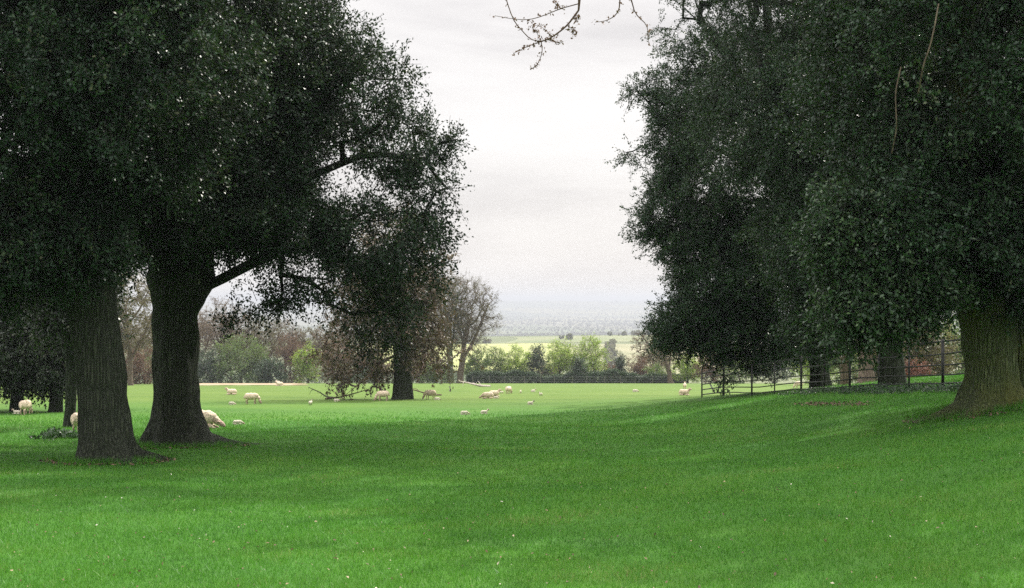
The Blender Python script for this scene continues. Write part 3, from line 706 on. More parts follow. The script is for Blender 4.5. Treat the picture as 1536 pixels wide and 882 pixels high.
# ------------------------------------------------------------------ iron estate fence
def box_bar(A, B, wy, wz):
    """flat bar between two points"""
    A = np.array(A, float); B = np.array(B, float); t = unit(B-A); up = np.array([0, 0, 1.0])
    s = unit(np.cross(t, up)) if abs(t[2]) < .95 else np.array([1.0, 0, 0]); u = np.cross(s, t)
    V = []
    for p in (A, B):
        for a, c in ((-1, -1), (1, -1), (1, 1), (-1, 1)): V.append(p+s*a*wy/2+u*c*wz/2)
    return np.array(V), np.array([[0, 1, 2, 3], [4, 7, 6, 5], [0, 4, 5, 1], [1, 5, 6, 2], [2, 6, 7, 3], [3, 7, 4, 0]])
FA, FB = np.array([8.6, 56.0]), np.array([11.0, 29.5])
def fpt(t):
    p = FA+(FB-FA)*t; return np.array([p[0], p[1], g1(p[0], p[1])])
def build_iron_fence():
    b = fpt(.6); root = empty('iron_fence', b); tag(root, 'black iron estate fence with five rails climbing towards the mossy oak', 'fence')
    ts = [.145, .30, .41, .523, .61, .695, .78, .86, .938, 1.05, 1.17, 1.27]
    for i, t in enumerate(ts):
        p = fpt(t)-b; big = i in (1, 3, 5, 8)
        w_ = .06 if big else .04
        mesh_np('post', *joinVQ([box_bar(p+[0, 0, -.3], p+[0, 0, 1.24 if big else 1.2], w_, w_), box_bar(p+[0, 0, .02], p+[.0, .35, .02], .04, .012)]), M['iron'], root)
    for h, r in ((0.12, .021), (0.34, .021), (0.58, .021), (0.86, .021), (1.17, .024)):
        q = np.array([fpt(t)-b+[0, 0, h] for t in np.linspace(ts[0], ts[-1], 30)])
        q[:, 2] += np.random.RandomState(int(h*100)).normal(0, .006, len(q))
        V, Q = tube(q, np.full(len(q), r), 6); mesh_np('rail', V, Q, M['iron'], root, smooth=True)
    b = fpt(.07); root = empty('iron_gate', b); tag(root, 'black iron gate panel with arched end post and diagonal braces', 'gate')
    p0, p1 = fpt(0)-b, fpt(.14)-b; ax = unit(p1-p0)
    for nm, p in (('gate_post', p0), ('gate_post', p1)):
        mesh_np(nm, *box_bar(p+[0, 0, -.3], p+[0, 0, 1.15], .06, .06), M['iron'], root)
    for h in (.14, .36, .6, .88, 1.1):
        mesh_np('rail', *tube(np.array([p0+(p1-p0)*f+[0, 0, h] for f in np.linspace(0, 1, 8)]), np.full(8, .026), 6), M['iron'], root)
    L = p1-p0
    arch = [p0+[0, 0, 1.1], p0+L*.05+[0, 0, 1.45], p0+L*.2+[0, 0, 1.75], p0+L*.45+[0, 0, 1.95], p0+L*.75+[0, 0, 2.0]]
    V, Q = tube(smooth_path(arch, 18), np.full(18, .028), 6); mesh_np('arched_stile', V, Q, M['iron'], root, smooth=True)
    mesh_np('brace', *box_bar(p0+L*.38+[0, 0, .6], p0+L*.62+[0, 0, .14], .05, .03), M['iron'], root)
    mesh_np('brace', *box_bar(p0+L*.72+[0, 0, .14], p0+L*.95+[0, 0, .66], .05, .03), M['iron'], root)
build_iron_fence()

# ------------------------------------------------------------------ sheep
def ell(bm, c, r, rot=(0, 0, 0), seg=18):
    from mathutils import Matrix, Euler
    mt = Matrix.Translation(c) @ Euler(rot).to_matrix().to_4x4() @ Matrix.Diagonal((r[0], r[1], r[2], 1))
    bmesh.ops.create_uvsphere(bm, u_segments=seg, v_segments=seg//2+2, radius=1, matrix=mt)
def limb(bm, a, b_, r1, r2):
    a, b_ = Vector(a), Vector(b_); d_ = b_-a
    mt = d_.to_track_quat('Z', 'Y').to_matrix().to_4x4(); mt.translation = (a+b_)/2
    bmesh.ops.create_cone(bm, cap_ends=True, segments=10, radius1=r1, radius2=r2, depth=d_.length, matrix=mt)
    ell(bm, b_, (r2, r2, r2), seg=8)
def sheep_mesh(name, pose, lamb=False, dark=False):
    """nose towards +X, feet at z = 0, adult about 1.15 m long"""
    bm = bmesh.new()
    lying = pose in ('lying', 'resting')
    zb = .34 if lying else .58
    bulk = 1.0 if not lamb else .78
    ell(bm, (-.08, 0, zb), (.47, .25*bulk, .27*bulk)); ell(bm, (-.32, 0, zb+.01), (.24, .235*bulk, .255*bulk)); ell(bm, (.20, 0, zb+.01), (.24, .22*bulk, .25*bulk))
    ell(bm, (-.56, 0, zb-.06), (.05, .045, .14), (0, .25, 0))                     # tail
    if pose == 'grazing':
        nk = [(.34, 0, zb+.04), (.50, 0, zb-.12), (.58, 0, zb-.30)]; hd = (.63, 0, .16); hr = (.15, .075, .085); hrot = (0, R(62), 0)
    elif pose == 'resting':
        nk = [(.32, 0, zb+.03), (.44, 0, zb-.05), (.53, 0, zb-.11)]; hd = (.64, 0, .17); hr = (.15, .075, .085); hrot = (0, R(38), 0)
    elif pose == 'lying':
        nk = [(.30, 0, zb+.06), (.42, 0, zb+.2), (.47, 0, zb+.28)]; hd = (.55, 0, zb+.31); hr = (.15, .075, .085); hrot = (0, R(22), 0)
    else:
        nk = [(.32, 0, zb+.08), (.44, 0, zb+.22), (.49, 0, zb+.33)]; hd = (.57, 0, zb+.36); hr = (.15, .078, .088); hrot = (0, R(22), 0)
    for q, (r1) in zip(nk, (.17*bulk, .13*bulk, .105)): ell(bm, q, (r1, r1*.85, r1))
    k = 1.0 if not lamb else 1.15
    ell(bm, hd, tuple(x*k for x in hr), hrot)
    c, s = math.cos(hrot[1]), math.sin(hrot[1])
    mz = (hd[0]+.11*c*k, 0, hd[2]-.11*s*k); ell(bm, mz, (.06*k, .05*k, .055*k))   # muzzle
    back = (hd[0]-.09*c, hd[2]+.09*s)
    for sg in (-1, 1):
        ell(bm, (back[0]+.02*s, sg*.12*k, back[1]+.02*c), (.035, .075*k, .022), (sg*.35, 0, sg*.3), 10)   # ears
    if lying:
        for sx, sy in ((.22, .13), (.22, -.13), (-.34, .18), (-.34, -.18)):
            ell(bm, (sx, sy, .09), (.2, .07, .08)); limb(bm, (sx+.05, sy, .08), (sx+.26, sy*1.1, .045), .05, .035)
    else:
        lr = 1 if not lamb else 1.2
        for sy in (.12, -.12):
            o_ = .05 if sy > 0 else -.04
            limb(bm, (.22+o_, sy, zb-.1), (.235+o_, sy, .29), .075*lr, .042*lr); limb(bm, (.235+o_, sy, .29), (.22+o_, sy, .04), .042*lr, .03*lr); ell(bm, (.235+o_, sy, .025), (.05*lr, .035*lr, .03))
            limb(bm, (-.36+o_, sy, zb-.06), (-.30+o_, sy, .40), .11*lr, .062*lr); limb(bm, (-.30+o_, sy, .40), (-.40+o_, sy, .24), .055*lr, .04*lr); limb(bm, (-.40+o_, sy, .24), (-.37+o_, sy, .04), .04*lr, .03*lr)
            ell(bm, (-.355+o_, sy, .025), (.05*lr, .035*lr, .03))
    me = bpy.data.meshes.new(name+'_raw'); bm.to_mesh(me); bm.free()
    o = bpy.data.objects.new(name+'_raw', me); COL.objects.link(o)
    md = o.modifiers.new('m', 'REMESH'); md.mode = 'VOXEL'; md.voxel_size = .020
    dg = bpy.context.evaluated_depsgraph_get(); dg.update()
    mm = bpy.data.meshes.new_from_object(o.evaluated_get(dg)); bpy.data.objects.remove(o); bpy.data.meshes.remove(me)
    mm.name = name
    hv = Vector(hd)
    def is_skin(p):
        if (p-hv).length < .19*k and (p.x-back[0])*c-(p.z-back[1])*s > -.02: return True
        if abs(p.y) > .085 and (p-Vector((back[0], 0, back[1]))).length < .24: return True
        return (not lying) and p.z < .30 and (p.x < .42 or pose != 'grazing')
    for v in mm.vertices:
        p = v.co
        if not is_skin(p):
            dsp = mnoise.noise(p*14)*.016+mnoise.noise(p*32)*.010
            v.co = p+v.normal*dsp
    mm.materials.clear()
    mm.materials.append(M['wool_lamb'] if lamb else M['wool']); mm.materials.append(M['face_dark'] if dark else M['face'])
    for f in mm.polygons:
        f.use_smooth = True; f.material_index = 1 if is_skin(f.center) else 0
    return mm
SM = {}
SM['resting'] = sheep_mesh('sheep_resting', 'resting'); SM['lamb_resting'] = sheep_mesh('lamb_resting', 'resting', True)
for ps in ('grazing', 'lying', 'standing'):
    SM[ps] = sheep_mesh('sheep_'+ps, ps); SM['lamb_'+ps] = sheep_mesh('lamb_'+ps, ps, True); SM['lambd_'+ps] = sheep_mesh('lamb_dark_'+ps, ps, True, True)
def sheep(px, py, kind, lenpx, face, label, lamb=False, dist=None):
    b = G(px, py) if dist is None else GX(px, dist)
    key = kind if not lamb else ('lambd_' if lamb == 'dark' else 'lamb_')+kind
    o = bpy.data.objects.new('lamb' if lamb else 'sheep', SM[key]); link(o)
    s = np.clip(lenpx/F*b[1]/1.38, 0.27 if lamb else .66, .62 if lamb else 1.08)
    o.location = b; o.rotation_euler = (0, 0, R(face)); o.scale = (s, s, s)
    tag(o, label, 'lamb' if lamb else 'sheep', 'lambs in the pasture' if lamb else 'sheep in the pasture')
E = 'east'
sheep(303, 643, 'resting', 64, -4, 'large cream sheep lying with lowered head beside the root foot oak')
sheep(122, 650, 'standing', 34, 78, 'cream sheep mostly hidden behind the leaning oak trunk')
sheep(39, 622, 'grazing', 20, 84, 'pinkish sheep seen end on below the far left evergreen')
sheep(25, 621, 'lying', 12, 180, 'small white lamb lying beside the pinkish sheep at far left', True)
sheep(347, 592, 'lying', 13, 180, 'sheep lying nearest the earth track, above a lone small lamb')
sheep(348, 607, 'resting', 9, 0, 'small lamb lying left of a standing tan sheep', True)
sheep(378, 606, 'grazing', 17, 10, 'tan sheep grazing alone right of the small lying lamb')
sheep(419, 579, 'lying', 14, 200, 'tan sheep lying at the end of the earth track')
sheep(417, 576, 'standing', 8, 150, 'white lamb standing behind the tan sheep on the track', True)
sheep(466, 608, 'standing', 11, 70, 'dark faced lamb standing between the track and the low oak branch', 'dark')
sheep(505, 602, 'resting', 10, 0, 'lamb lying under the low branch of the pasture oak', True)
sheep(357, 637, 'resting', 8, 20, 'lamb lying just right of the large grazing sheep', True)
sheep(574, 601, 'grazing', 22, 188, 'cream sheep grazing left of the pasture oak trunk')
sheep(645, 599, 'grazing', 20, 165, 'cream sheep standing right of the pasture oak trunk')
sheep(656, 600, 'resting', 9, 10, 'lamb lying at the feet of the sheep right of the pasture oak', True)
sheep(731, 598, 'resting', 15, 190, 'tan sheep lying leftmost in the central cluster')
sheep(742, 595, 'lying', 15, 20, 'tan sheep lying in the middle of the central cluster')
sheep(744, 598, 'resting', 9, 10, 'lamb lying in front of the middle sheep of the central cluster', True)
sheep(752, 591, 'standing', 7, 170, 'lamb standing between the clustered sheep and the round tan one', True)
sheep(763, 591, 'grazing', 16, 60, 'round tan sheep grazing right of the central cluster')
sheep(781, 590, 'standing', 7, 80, 'lamb standing upright right of the round tan sheep', True)
sheep(800, 588, 'lying', 9, 10, 'pale lamb lying furthest back in the central field', True)
sheep(811, 594, 'standing', 8, 130, 'dark headed lamb standing above the dark headed lying one', 'dark')
sheep(796, 607, 'lying', 12, 10, 'dark headed lamb lying near the edge of the shade', 'dark')
sheep(697, 622, 'resting', 11, 10, 'lamb lying right on the shadow edge, left one of two', True)
sheep(727, 621, 'lying', 12, 15, 'lamb lying right on the shadow edge, right one of two', True)
sheep(953, 588, 'resting', 10, 0, 'lone lamb lying between the hedge and the shade on the right', True)
sheep(1027, 593, 'lying', 19, -20, 'tan sheep lying left of the iron gate')
sheep(1027, 584, 'standing', 12, 80, 'pale sheep standing behind the tan one near the iron gate')
sheep(1198, 582, 'grazing', 16, 170, 'brown tinged sheep grazing behind the iron fence')

# ------------------------------------------------------------------ fallen wood
def dead_branch(px, py, lenm, rz, label, seed, mat, r=.07):
    rng = np.random.RandomState(seed); b = G(px, py); root = empty('fallen_branch', b, rz); tag(root, label, 'branch')
    p = smooth_path([[-lenm/2, 0, .05], [-lenm*.2, .1, .12], [lenm*.15, -.05, .35], [lenm/2, .05, .6]], 16)
    L = [tube(p, np.linspace(r, r*.35, 16), 8, .25, seed)]
    for i in range(5, 16, 2):
        e = p[i]+rng.normal(0, .3*lenm/2, 3)+[.15, 0, .25]; e[2] = .03+abs(e[2])*.35; q = smooth_path([p[i], (p[i]+e)/2+[0, 0, .1], e], 7); L.append(tube(q, np.linspace(r*.4, r*.12, 7), 6))
    V, Q = joinVQ(L); mesh_np('bough', V, Q, mat, root, smooth=True)
dead_branch(522, 599, 2.6, .15, 'dark dead branch propped in the grass left of the pasture oak', 3, M['bark_far'], .055)
dead_branch(484, 597, 2.0, 2.6, 'smaller forked dead branch left of the propped one', 4, M['bark'], .06)
dead_branch(634, 594, 2.6, 3.1, 'thin reddish dead stick lying right of the pasture oak foot', 6, M['twig'], .07)
dead_branch(712, 580, 3.6, 2.9, 'bleached fallen branch at the foot of the tall hedge pair', 5, M['dead'], .16)

# bare budding branch overhead, on a tree at the right of the view
def overhead():
    D = 9.0; b = np.array([7.2, 8.2, g1(7.2, 8.2)]); root = empty('oak_tree', b)
    tag(root, 'bare budding branch hanging into the top of the picture', 'tree')
    tp = [np.array([0, 0, -.2]), np.array([.05, 0, 2.0]), np.array([0, .1, 4.2]), np.array([-.2, .1, 6.5])]
    trunk_part(b, tp, [.28, .25, .22, .15], root, M['bark'], 13, .6, 5, n=24, rows=26)
    seg = []
    def br(pts, r0, r1, n=18): 
        q = smooth_path(pts, n); seg.append(tube(q-b, np.linspace(r0, r1, n)*.58, 6)); return q
    q0 = [b+np.array([-.1, .1, 5.6])]
    main = br([q0[0], b+np.array([-2.2, .5, 6.4]), P(1040, -420, D), P(905, -160, D), P(874, -40, D), P(868, 15, D)], .10, .012, 30)
    m2 = br([P(868, 15, D), P(850, 38, D), P(828, 55, D), P(812, 62, D)], .012, .008)
    br([P(812, 62, D), P(813, 78, D), P(806, 96, D), P(795, 104, D)], .006, .003)
    br([P(812, 62, D), P(790, 70, D), P(770, 80, D)], .006, .003)
    br([P(812, 62, D), P(796, 58, D), P(782, 44, D), P(770, 28, D), P(758, -8, D), P(752, -60, D), P(800, -160, D), P(900, -165, D)], .006, .007)
    br([P(868, 5, D), P(840, 13, D), P(812, 24, D), P(790, 29, D), P(764, 27, D), P(742, 23, D)], .007, .003)
    br([P(840, 12, D), P(833, 4, D), P(832, -20, D)], .004, .003)
    br([P(826, 55, D), P(818, 44, D), P(806, 38, D), P(792, 39, D)], .004, .002)
    br([P(850, 38, D), P(862, 44, D), P(858, 52, D)], .003, .002)
    br([P(822, 58, D), P(832, 63, D), P(842, 63, D)], .003, .002)
    br([P(905, -160, D), P(928, -60, D), P(930, 0, D), P(925, 20, D), P(910, 30, D), P(893, 33, D)], .012, .003)
    br([P(1000, -340, D), P(950, -60, D), P(950, 10, D), P(970, 38, D), P(973, 64, D)], .012, .003)
    br([P(862, 25, D), P(866, 30, D), P(870, 22, D)], .003, .002)
    br([P(812, 62, D), P(806, 50, D), P(800, 42, D)], .003, .002)
    rng = np.random.RandomState(2)
    # other bare limbs of the tree
    for k_ in range(7):
        a = rng.uniform(0, 6.28); e = b+np.array([math.cos(a)*2.6, math.sin(a)*2.6+.8, 7.5+rng.rand()*2.5])
        if e[0] < 5.2 and e[2]-CZ < (HOR+30)/F*e[1]: continue
        q = br([b+np.array([-.15, .1, 5.2+rng.rand()]), (b+np.array([0, 0, 7.0])+e)/2, e], .08, .015)
        for j in (6, 10, 13, 16):
            br([q[j], q[j]+rng.normal(0, .35, 3)+[0, 0, .3], q[j]+rng.normal(0, .6, 3)+[0, 0, .7]], .02, .004)
    V, Q = joinVQ(seg); bo = mesh_np('branches', V, Q, M['twig'], root, smooth=True)
    # buds along the fine twigs
    A = []
    for s, (V_, Q_) in enumerate(seg[1:14]):
        c = V_.reshape(-1, 6, 3).mean(1)+b
        for t in np.linspace(.15, 1, 12):
            i = min(len(c)-1, int(t*(len(c)-1))); 
            if c[i][2] < 6: A.append(c[i])
    A = np.array(A); O = unit(rng.normal(0, 1, A.shape))
    _, _, V, Q, att = sprays(A, O, rng, 2, 2, .025, .022, 0, .5, .9, .006)
    tag(mesh_np('buds', V-b, Q, M['brown'], bo, attr=att), kind='stuff')
overhead()

# ------------------------------------------------------------------ grass, weeds, leaf litter
def blades(n, rng, yr, xr, h, w):
    u = rng.rand(n); y = yr[0]*(yr[1]/yr[0])**u
    hw = 768/F*1.12*y+.8; x = (rng.rand(n)*2-1)*hw
    return x, y
def build_grass():
    rng = np.random.RandomState(1); Vs, At = [], []
    for side, n in ((0, 640000), (1, 460000)):
        y = 6.0*(54/6.0)**rng.rand(n); y = y[rng.rand(n) < 1-sstep(32, 54, y)]; n = len(y)
        h = .040+.0006*y; w = .0021+.00036*y
        hw = 768/F*1.1*y+.8
        x = (rng.rand(n)*2-1)*hw
        if side: x = np.where(rng.rand(n) < .5, -1, 1)*(hw+rng.rand(n)**1.5*(6+.12*y))     # turf carries on past the edges of the view
        cl = np.sin(x*3.1+np.sin(y*2.3)*2)*np.sin(y*2.7+np.sin(x*1.9)*2)
        hh = h*(.55+.8*rng.rand(n))*(1+.25*cl)
        base = np.stack([x, y, gz(x, y)-.006], -1); a = rng.rand(n)*6.283; sd = np.stack([np.cos(a), np.sin(a), np.zeros(n)], -1)*(w*(.6+.8*rng.rand(n)))[:, None]*.5
        ln = np.stack([rng.normal(0, .45, n), rng.normal(0, .45, n), np.ones(n)], -1)*hh[:, None]
        Vs.append(np.stack([base-sd, base+sd, base+ln], 1).reshape(-1, 3))
        c2 = np.array([mnoise.noise(Vector((a_*.55, b_*.8, 3.))) for a_, b_ in zip(x[::1], y[::1])])
        At.append(np.clip(rng.rand(n)*.62+.10*cl+.36*c2+.17+.04*sstep(27, 42, y), 0, 1))  # far blades a touch paler, following the painted sunlit pasture
    for bb, rr in ((B1, .62), (B2, .85), (B3, .85)):        # longer uncut grass round the feet of the near oaks
        n = 9000; a = rng.rand(n)*6.283; r_ = rr*(.75+.9*rng.rand(n)**1.6)*(1+.2*np.sin(a*5+bb[0])); x = bb[0]+np.cos(a)*r_; y = bb[1]+np.sin(a)*r_
        base = np.stack([x, y, gz(x, y)-.01], -1); a2 = rng.rand(n)*6.283; sd = np.stack([np.cos(a2), np.sin(a2), np.zeros(n)], -1)*.006
        ln = np.stack([rng.normal(0, .4, n), rng.normal(0, .4, n), np.ones(n)], -1)*(.05+.14*rng.rand(n)**2)[:, None]
        Vs.append(np.stack([base-sd, base+sd, base+ln], 1).reshape(-1, 3)); At.append(np.clip(rng.rand(n)*.8, 0, 1))
    V = np.vstack(Vs); T = np.arange(len(V)).reshape(-1, 3)
    gm = leaf_mat('grass_blade', [(0, (.018, .085, .009)), (.42, (.050, .178, .015)), (.78, (.105, .240, .022)), (.94, (.19, .27, .05)), (1, (.30, .31, .13))], trans=(.085, .28, .02), tf=.3, rough=.5, spec=.35)
    tag(mesh_np('grass', V, None, gm, attr=np.concatenate(At), T=T), 'short green turf grass across the shaded foreground', 'grass', kind='stuff')
build_grass()

def leaf_cards(name, label, cat, pts, size, rng, mat, lie=1.0, kind='stuff'):
    n = len(pts); nr = unit(rng.normal(0, .5, (n, 3))*lie+np.array([0, 0, 1])); ld = unit(np.cross(nr, rng.normal(0, 1, (n, 3)))); sd = np.cross(nr, ld)
    s = size*(.35+1.1*rng.rand(n, 1)**2); w_ = s*.6
    V = np.stack([pts-ld*s/2, pts+sd*w_/2+nr*s*.12, pts+ld*s/2, pts-sd*w_/2+nr*s*.1], 1).reshape(-1, 3)
    tag(mesh_np(name, V, np.arange(len(V)).reshape(-1, 4), mat, attr=rng.rand(n)), label, cat, kind=kind)
def litter():
    rng = np.random.RandomState(8)
    mt = leaf_mat('fallen_leaf', [(0, (.07, .04, .025)), (.65, (.18, .11, .06)), (.9, (.40, .32, .19)), (1, (.75, .72, .62))], trans=(.3, .24, .15), tf=.15, rough=.6)
    n = 2600; u = rng.rand(n); y = 8.5*(60/8.5)**u; x = (rng.rand(n)*2-1)*(768/F*1.05*y)
    leaf_cards('fallen_leaves', 'pale fallen leaves scattered over the shaded grass', 'leaves', np.stack([x, y, gz(x, y)+.035], -1), .027, rng, mt)
    # brown litter strip under the right-hand crowns
    n = 420; px = rng.uniform(1195, 1300, n); c = np.array([G(q, 607) for q in np.linspace(1195, 1300, 12)])
    f = rng.rand(n)*11; x = np.interp(f, np.arange(12), c[:, 0])+rng.normal(0, .15, n); y = np.interp(f, np.arange(12), c[:, 1])+rng.normal(0, .5, n)
    mt2 = leaf_mat('brown_litter', [(0, (.06, .035, .025)), (.6, (.13, .075, .05)), (1, (.22, .15, .1))], trans=(.1, .06, .04), tf=.1, rough=.8)
    leaf_cards('leaf_litter', 'strip of brown leaf litter in the grass below the iron fence', 'leaves', np.stack([x, y, gz(x, y)+.03], -1), .08, rng, mt2)
    # litter about the feet of the near trees
    P_ = []
    for bb, rr in ((B1, 1.0), (B2, 1.3), (B3, 1.3)):
        m_ = 700; a = rng.rand(m_)*6.283; r_ = rr*(.5+.7*rng.rand(m_)); P_.append(np.stack([bb[0]+np.cos(a)*r_, bb[1]+np.sin(a)*r_, gz(bb[0]+np.cos(a)*r_, bb[1]+np.sin(a)*r_)+.03], -1))
    leaf_cards('leaf_litter', 'brown leaf litter around the feet of the near oaks', 'leaves', np.vstack(P_), .07, rng, mt2)
litter()

def weeds(name, label, pts, rng, h, leaf, mat, stuff=True, cat='weeds'):
    C = pts+np.array([0, 0, 1])*(h*rng.rand(len(pts), 1)); O = unit(rng.normal(0, .6, C.shape)+np.array([0, 0, .6]))
    A, B, V, Q, att = sprays(C, O, rng, 3, 6, h*.5, leaf, .1, .5, .9, .04)
    tag(mesh_np(name, V, Q, mat, attr=att), label, cat, kind='stuff' if stuff else None)
rw = np.random.RandomState(44)
t = rw.rand(900)*.7+.55; fp = np.array([fpt(a) for a in t]); off = rw.rand(900)*1.3-.2
fx = fp[:, 0]-off; fy = fp[:, 1]+rw.normal(0, .3, 900)
weeds('undergrowth', 'low dark leaves standing in for shade along the foot of the iron fence', np.stack([fx, fy, gz(fx, fy)], -1), rw, .10, .045, M['dark'])  # dark leaves stand in for the shade under the fence
pu = rw.uniform(-30, 700, 2600); du = rw.uniform(216, 224, 2600); ux = (pu-768)/F*du
weeds('undergrowth', 'tangled dark undergrowth at the foot of the leafless wood on the left', np.stack([ux, du, gz(ux, du)], -1), rw, 2.2, .22, M['dark'])
b = G(90, 657)
q = b+np.stack([rw.normal(0, .32, 60), rw.normal(0, .3, 60), np.zeros(60)], -1)
weeds('nettle_clump', 'low dark clump of nettles left of the leaning oak foot', q, rw, .14, .09, M['weed'], False, 'plant')

# ------------------------------------------------------------------ far woodland on the plain
def far_woods():
    rng = np.random.RandomState(17); C, Sz = [], []
    def line(x0, y0, x1, y1, n, s):
        for i in range(n):
            f = (i+rng.rand()*.9)/n; C.append((x0+(x1-x0)*f+rng.normal(0, s*.4), y0+(y1-y0)*f+rng.normal(0, s*.5))); Sz.append(s*(.5+.8*rng.rand()))
    for k_ in range(80):
        y = 1900*(5.0**rng.rand()); x = (rng.uniform(600, 1150)-768)/F*y; L = rng.uniform(.05, .22)*y; a = rng.normal(0, .25)
        line(x-L*math.cos(a), y-L*math.sin(a), x+L*math.cos(a), y+L*math.sin(a), int(rng.uniform(40, 110)), 4+y*.0003)
    for k_ in range(26):
        y = 2100*(4.5**rng.rand()); x = (rng.uniform(600, 1150)-768)/F*y
        for i in range(int(rng.uniform(20, 70))): C.append((x+rng.normal(0, .035*y), y+rng.normal(0, .02*y))); Sz.append((5+y*.0004)*(.6+.7*rng.rand()))
    for px, y in ((905, 640), (862, 985), (1060, 920), (690, 960)):
        for i in range(3): C.append(((px-768)/F*y+rng.normal(0, 9), y+rng.normal(0, 6))); Sz.append(6*(.6+.6*rng.rand()))
    line((560-768)/F*960, 960, (740-768)/F*940, 940, 16, 5); line((915-768)/F*640, 640, (915-768)/F*905, 905, 14, 5); line((905-768)/F*1095, 1095, (1000-768)/F*1090, 1090, 12, 4)
    C = np.array(C); Sz = np.array(Sz); n = len(C); m = 34
    v = unit(rng.normal(0, 1, (n, m, 3)))*(rng.rand(n, m, 1)**.4)
    ctr = np.stack([C[:, 0], C[:, 1], gz(C[:, 0], C[:, 1])+Sz*.48], -1)
    p = ctr[:, None]+v*(Sz[:, None, None]*np.array([.55, .55, .52]))
    ld = unit(rng.normal(0, 1, (n, m, 3))); nr = unit(np.cross(ld, rng.normal(0, 1, (n, m, 3)))+v*.8); sd = unit(np.cross(ld, nr)); s = (Sz*.30)[:, None, None]
    V = np.stack([p-ld*s, p+sd*s*.7, p+ld*s, p-sd*s*.7], -2).reshape(-1, 3)
    att = np.clip(rng.rand(n, 1)*.7+rng.rand(n, m)*.3, 0, 1).ravel()
    mt = leaf_mat('far_tree_foliage', [(0, (.07, .085, .05)), (.45, (.10, .11, .06)), (.75, (.15, .135, .08)), (1, (.18, .22, .08))], trans=(.14, .15, .07), tf=.3, rough=.7, spec=.2)
    tag(mesh_np('distant_woodland', V, np.arange(len(V)).reshape(-1, 4), mt, attr=att), 'far off copses and hedgerow trees across the hazy plain', 'woodland', kind='stuff')
far_woods()

# ------------------------------------------------------------------ haze
def haze(density):
    x, y0, y1, z0, z1 = 40000., -1500., 30000., -170., 34.
    y0 = -30000.
    V = np.array([[-x, y0, z0], [x, y0, z0], [x, y1, z0], [-x, y1, z0], [-x, y0, z1], [x, y0, z1], [x, y1, z1], [-x, y1, z1]], float)
    Q = np.array([[0, 3, 2, 1], [4, 5, 6, 7], [0, 1, 5, 4], [1, 2, 6, 5], [2, 3, 7, 6], [3, 0, 4, 7]])
    m, nt, N, L = newmat('haze_air')
    v = N.new('ShaderNodeVolumePrincipled'); v.inputs['Density'].default_value = density; v.inputs['Color'].default_value = (.53, .56, .615, 1); v.inputs['Anisotropy'].default_value = .2
    o = N.new('ShaderNodeOutputMaterial'); L.new(v.outputs[0], o.inputs['Volume'])
    tag(mesh_np('haze', V, Q, m), 'pale blue haze over the plain', 'haze', kind='stuff')
haze(2.9e-4)

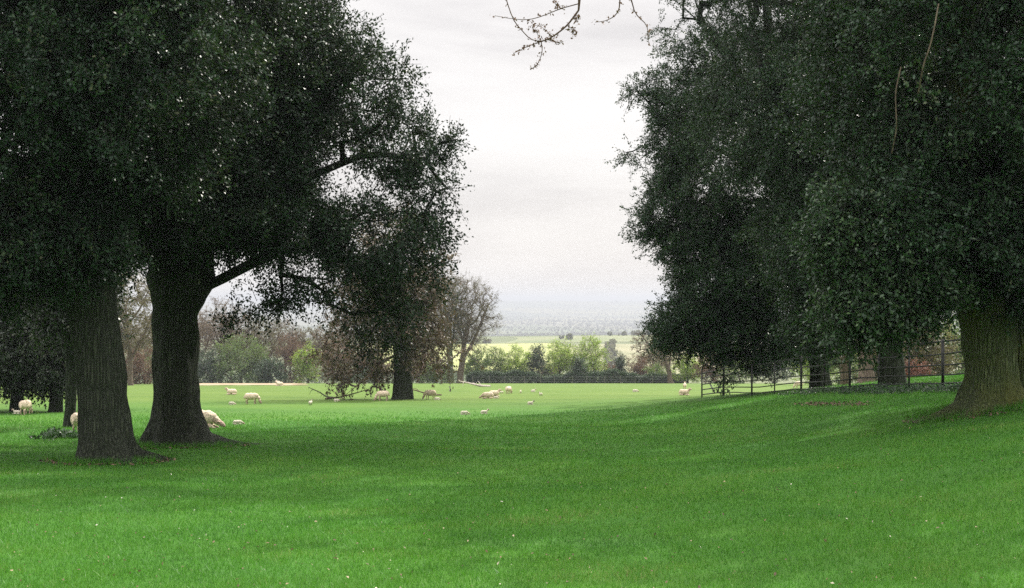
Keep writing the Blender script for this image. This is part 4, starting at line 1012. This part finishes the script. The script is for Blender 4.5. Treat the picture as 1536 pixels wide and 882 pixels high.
# ------------------------------------------------------------------ sky, sun, camera
SUN_EL, SUN_AZ = 43.0, 38.0       # azimuth to the right of straight ahead
def world():
    w_ = bpy.data.worlds.new('World'); S.world = w_; w_.use_nodes = True; nt = w_.node_tree; N, L = nt.nodes, nt.links; N.clear()
    sky = N.new('ShaderNodeTexSky'); sky.sky_type = 'NISHITA'; sky.sun_disc = False; sky.sun_elevation = R(SUN_EL); sky.sun_rotation = R(SUN_AZ)
    sky.air_density = 1.0; sky.dust_density = 2.0
    tc = N.new('ShaderNodeTexCoord'); sp = N.new('ShaderNodeSeparateXYZ'); L.new(tc.outputs['Generated'], sp.inputs[0])
    mp = N.new('ShaderNodeMapping'); mp.inputs['Scale'].default_value = (1.0, 1.0, 3.4); L.new(tc.outputs['Generated'], mp.inputs[0])
    n1 = noise(nt, mp.outputs[0], 3.2, 7, .58, .3)
    cl = ramp(nt, n1, [(.28, (6.0, 5.74, 5.66)), (.42, (7.2, 6.9, 6.78)), (.53, (8.15, 7.85, 7.66)), (.68, (8.8, 8.5, 8.3))])
    c = mixc(nt, .9, sky.outputs[0], cl)
    mr = N.new('ShaderNodeMapRange'); mr.interpolation_type = 'SMOOTHSTEP'   # an overcast sky is brightest overhead
    mr.inputs[1].default_value = .22; mr.inputs[2].default_value = .8; mr.inputs[3].default_value = 1.0; mr.inputs[4].default_value = 3.5
    L.new(sp.outputs['Z'], mr.inputs[0])
    vm = N.new('ShaderNodeVectorMath'); vm.operation = 'SCALE'; L.new(c, vm.inputs[0]); L.new(mr.outputs[0], vm.inputs[3]); c = vm.outputs[0]
    bg = N.new('ShaderNodeBackground'); L.new(c, bg.inputs['Color']); bg.inputs['Strength'].default_value = .1
    o = N.new('ShaderNodeOutputWorld'); L.new(bg.outputs[0], o.inputs['Surface'])
world()
sl = bpy.data.lights.new('sun', 'SUN'); sl.energy = 5.0; sl.angle = R(.6); sl.color = (1, .95, .86)
so = bpy.data.objects.new('sun', sl); link(so)
dv = Vector((math.sin(R(SUN_AZ))*math.cos(R(SUN_EL)), math.cos(R(SUN_AZ))*math.cos(R(SUN_EL)), math.sin(R(SUN_EL))))
so.rotation_euler = dv.to_track_quat('Z', 'Y').to_euler(); so.location = (20, 20, 60)

cd = bpy.data.cameras.new('camera'); cam = bpy.data.objects.new('camera', cd); link(cam)
cd.sensor_width = 36; cd.lens = 36*F/1536; cd.clip_start = .1; cd.clip_end = 90000
cam.location = (0, 0, CZ); cam.rotation_euler = (R(90)+math.atan((HOR-441)/F), 0, 0)
S.camera = cam
S.view_settings.view_transform = 'Standard'; S.view_settings.look = 'None'; S.view_settings.exposure = 0.3; S.view_settings.gamma = 1.0
S.view_settings.use_curve_mapping = False
S.render.engine = 'CYCLES'
S.cycles.use_denoising = False
try: S.cycles.denoiser = 'OPENIMAGEDENOISE'; S.cycles.denoising_input_passes = 'RGB_ALBEDO_NORMAL'; S.cycles.denoising_prefilter = 'ACCURATE'
except Exception: pass
S.cycles.sample_clamp_indirect = 3.0; S.cycles.max_bounces = 6; S.cycles.diffuse_bounces = 3; S.cycles.glossy_bounces = 2; S.cycles.transmission_bounces = 3; S.cycles.volume_bounces = 0; S.cycles.transparent_max_bounces = 8
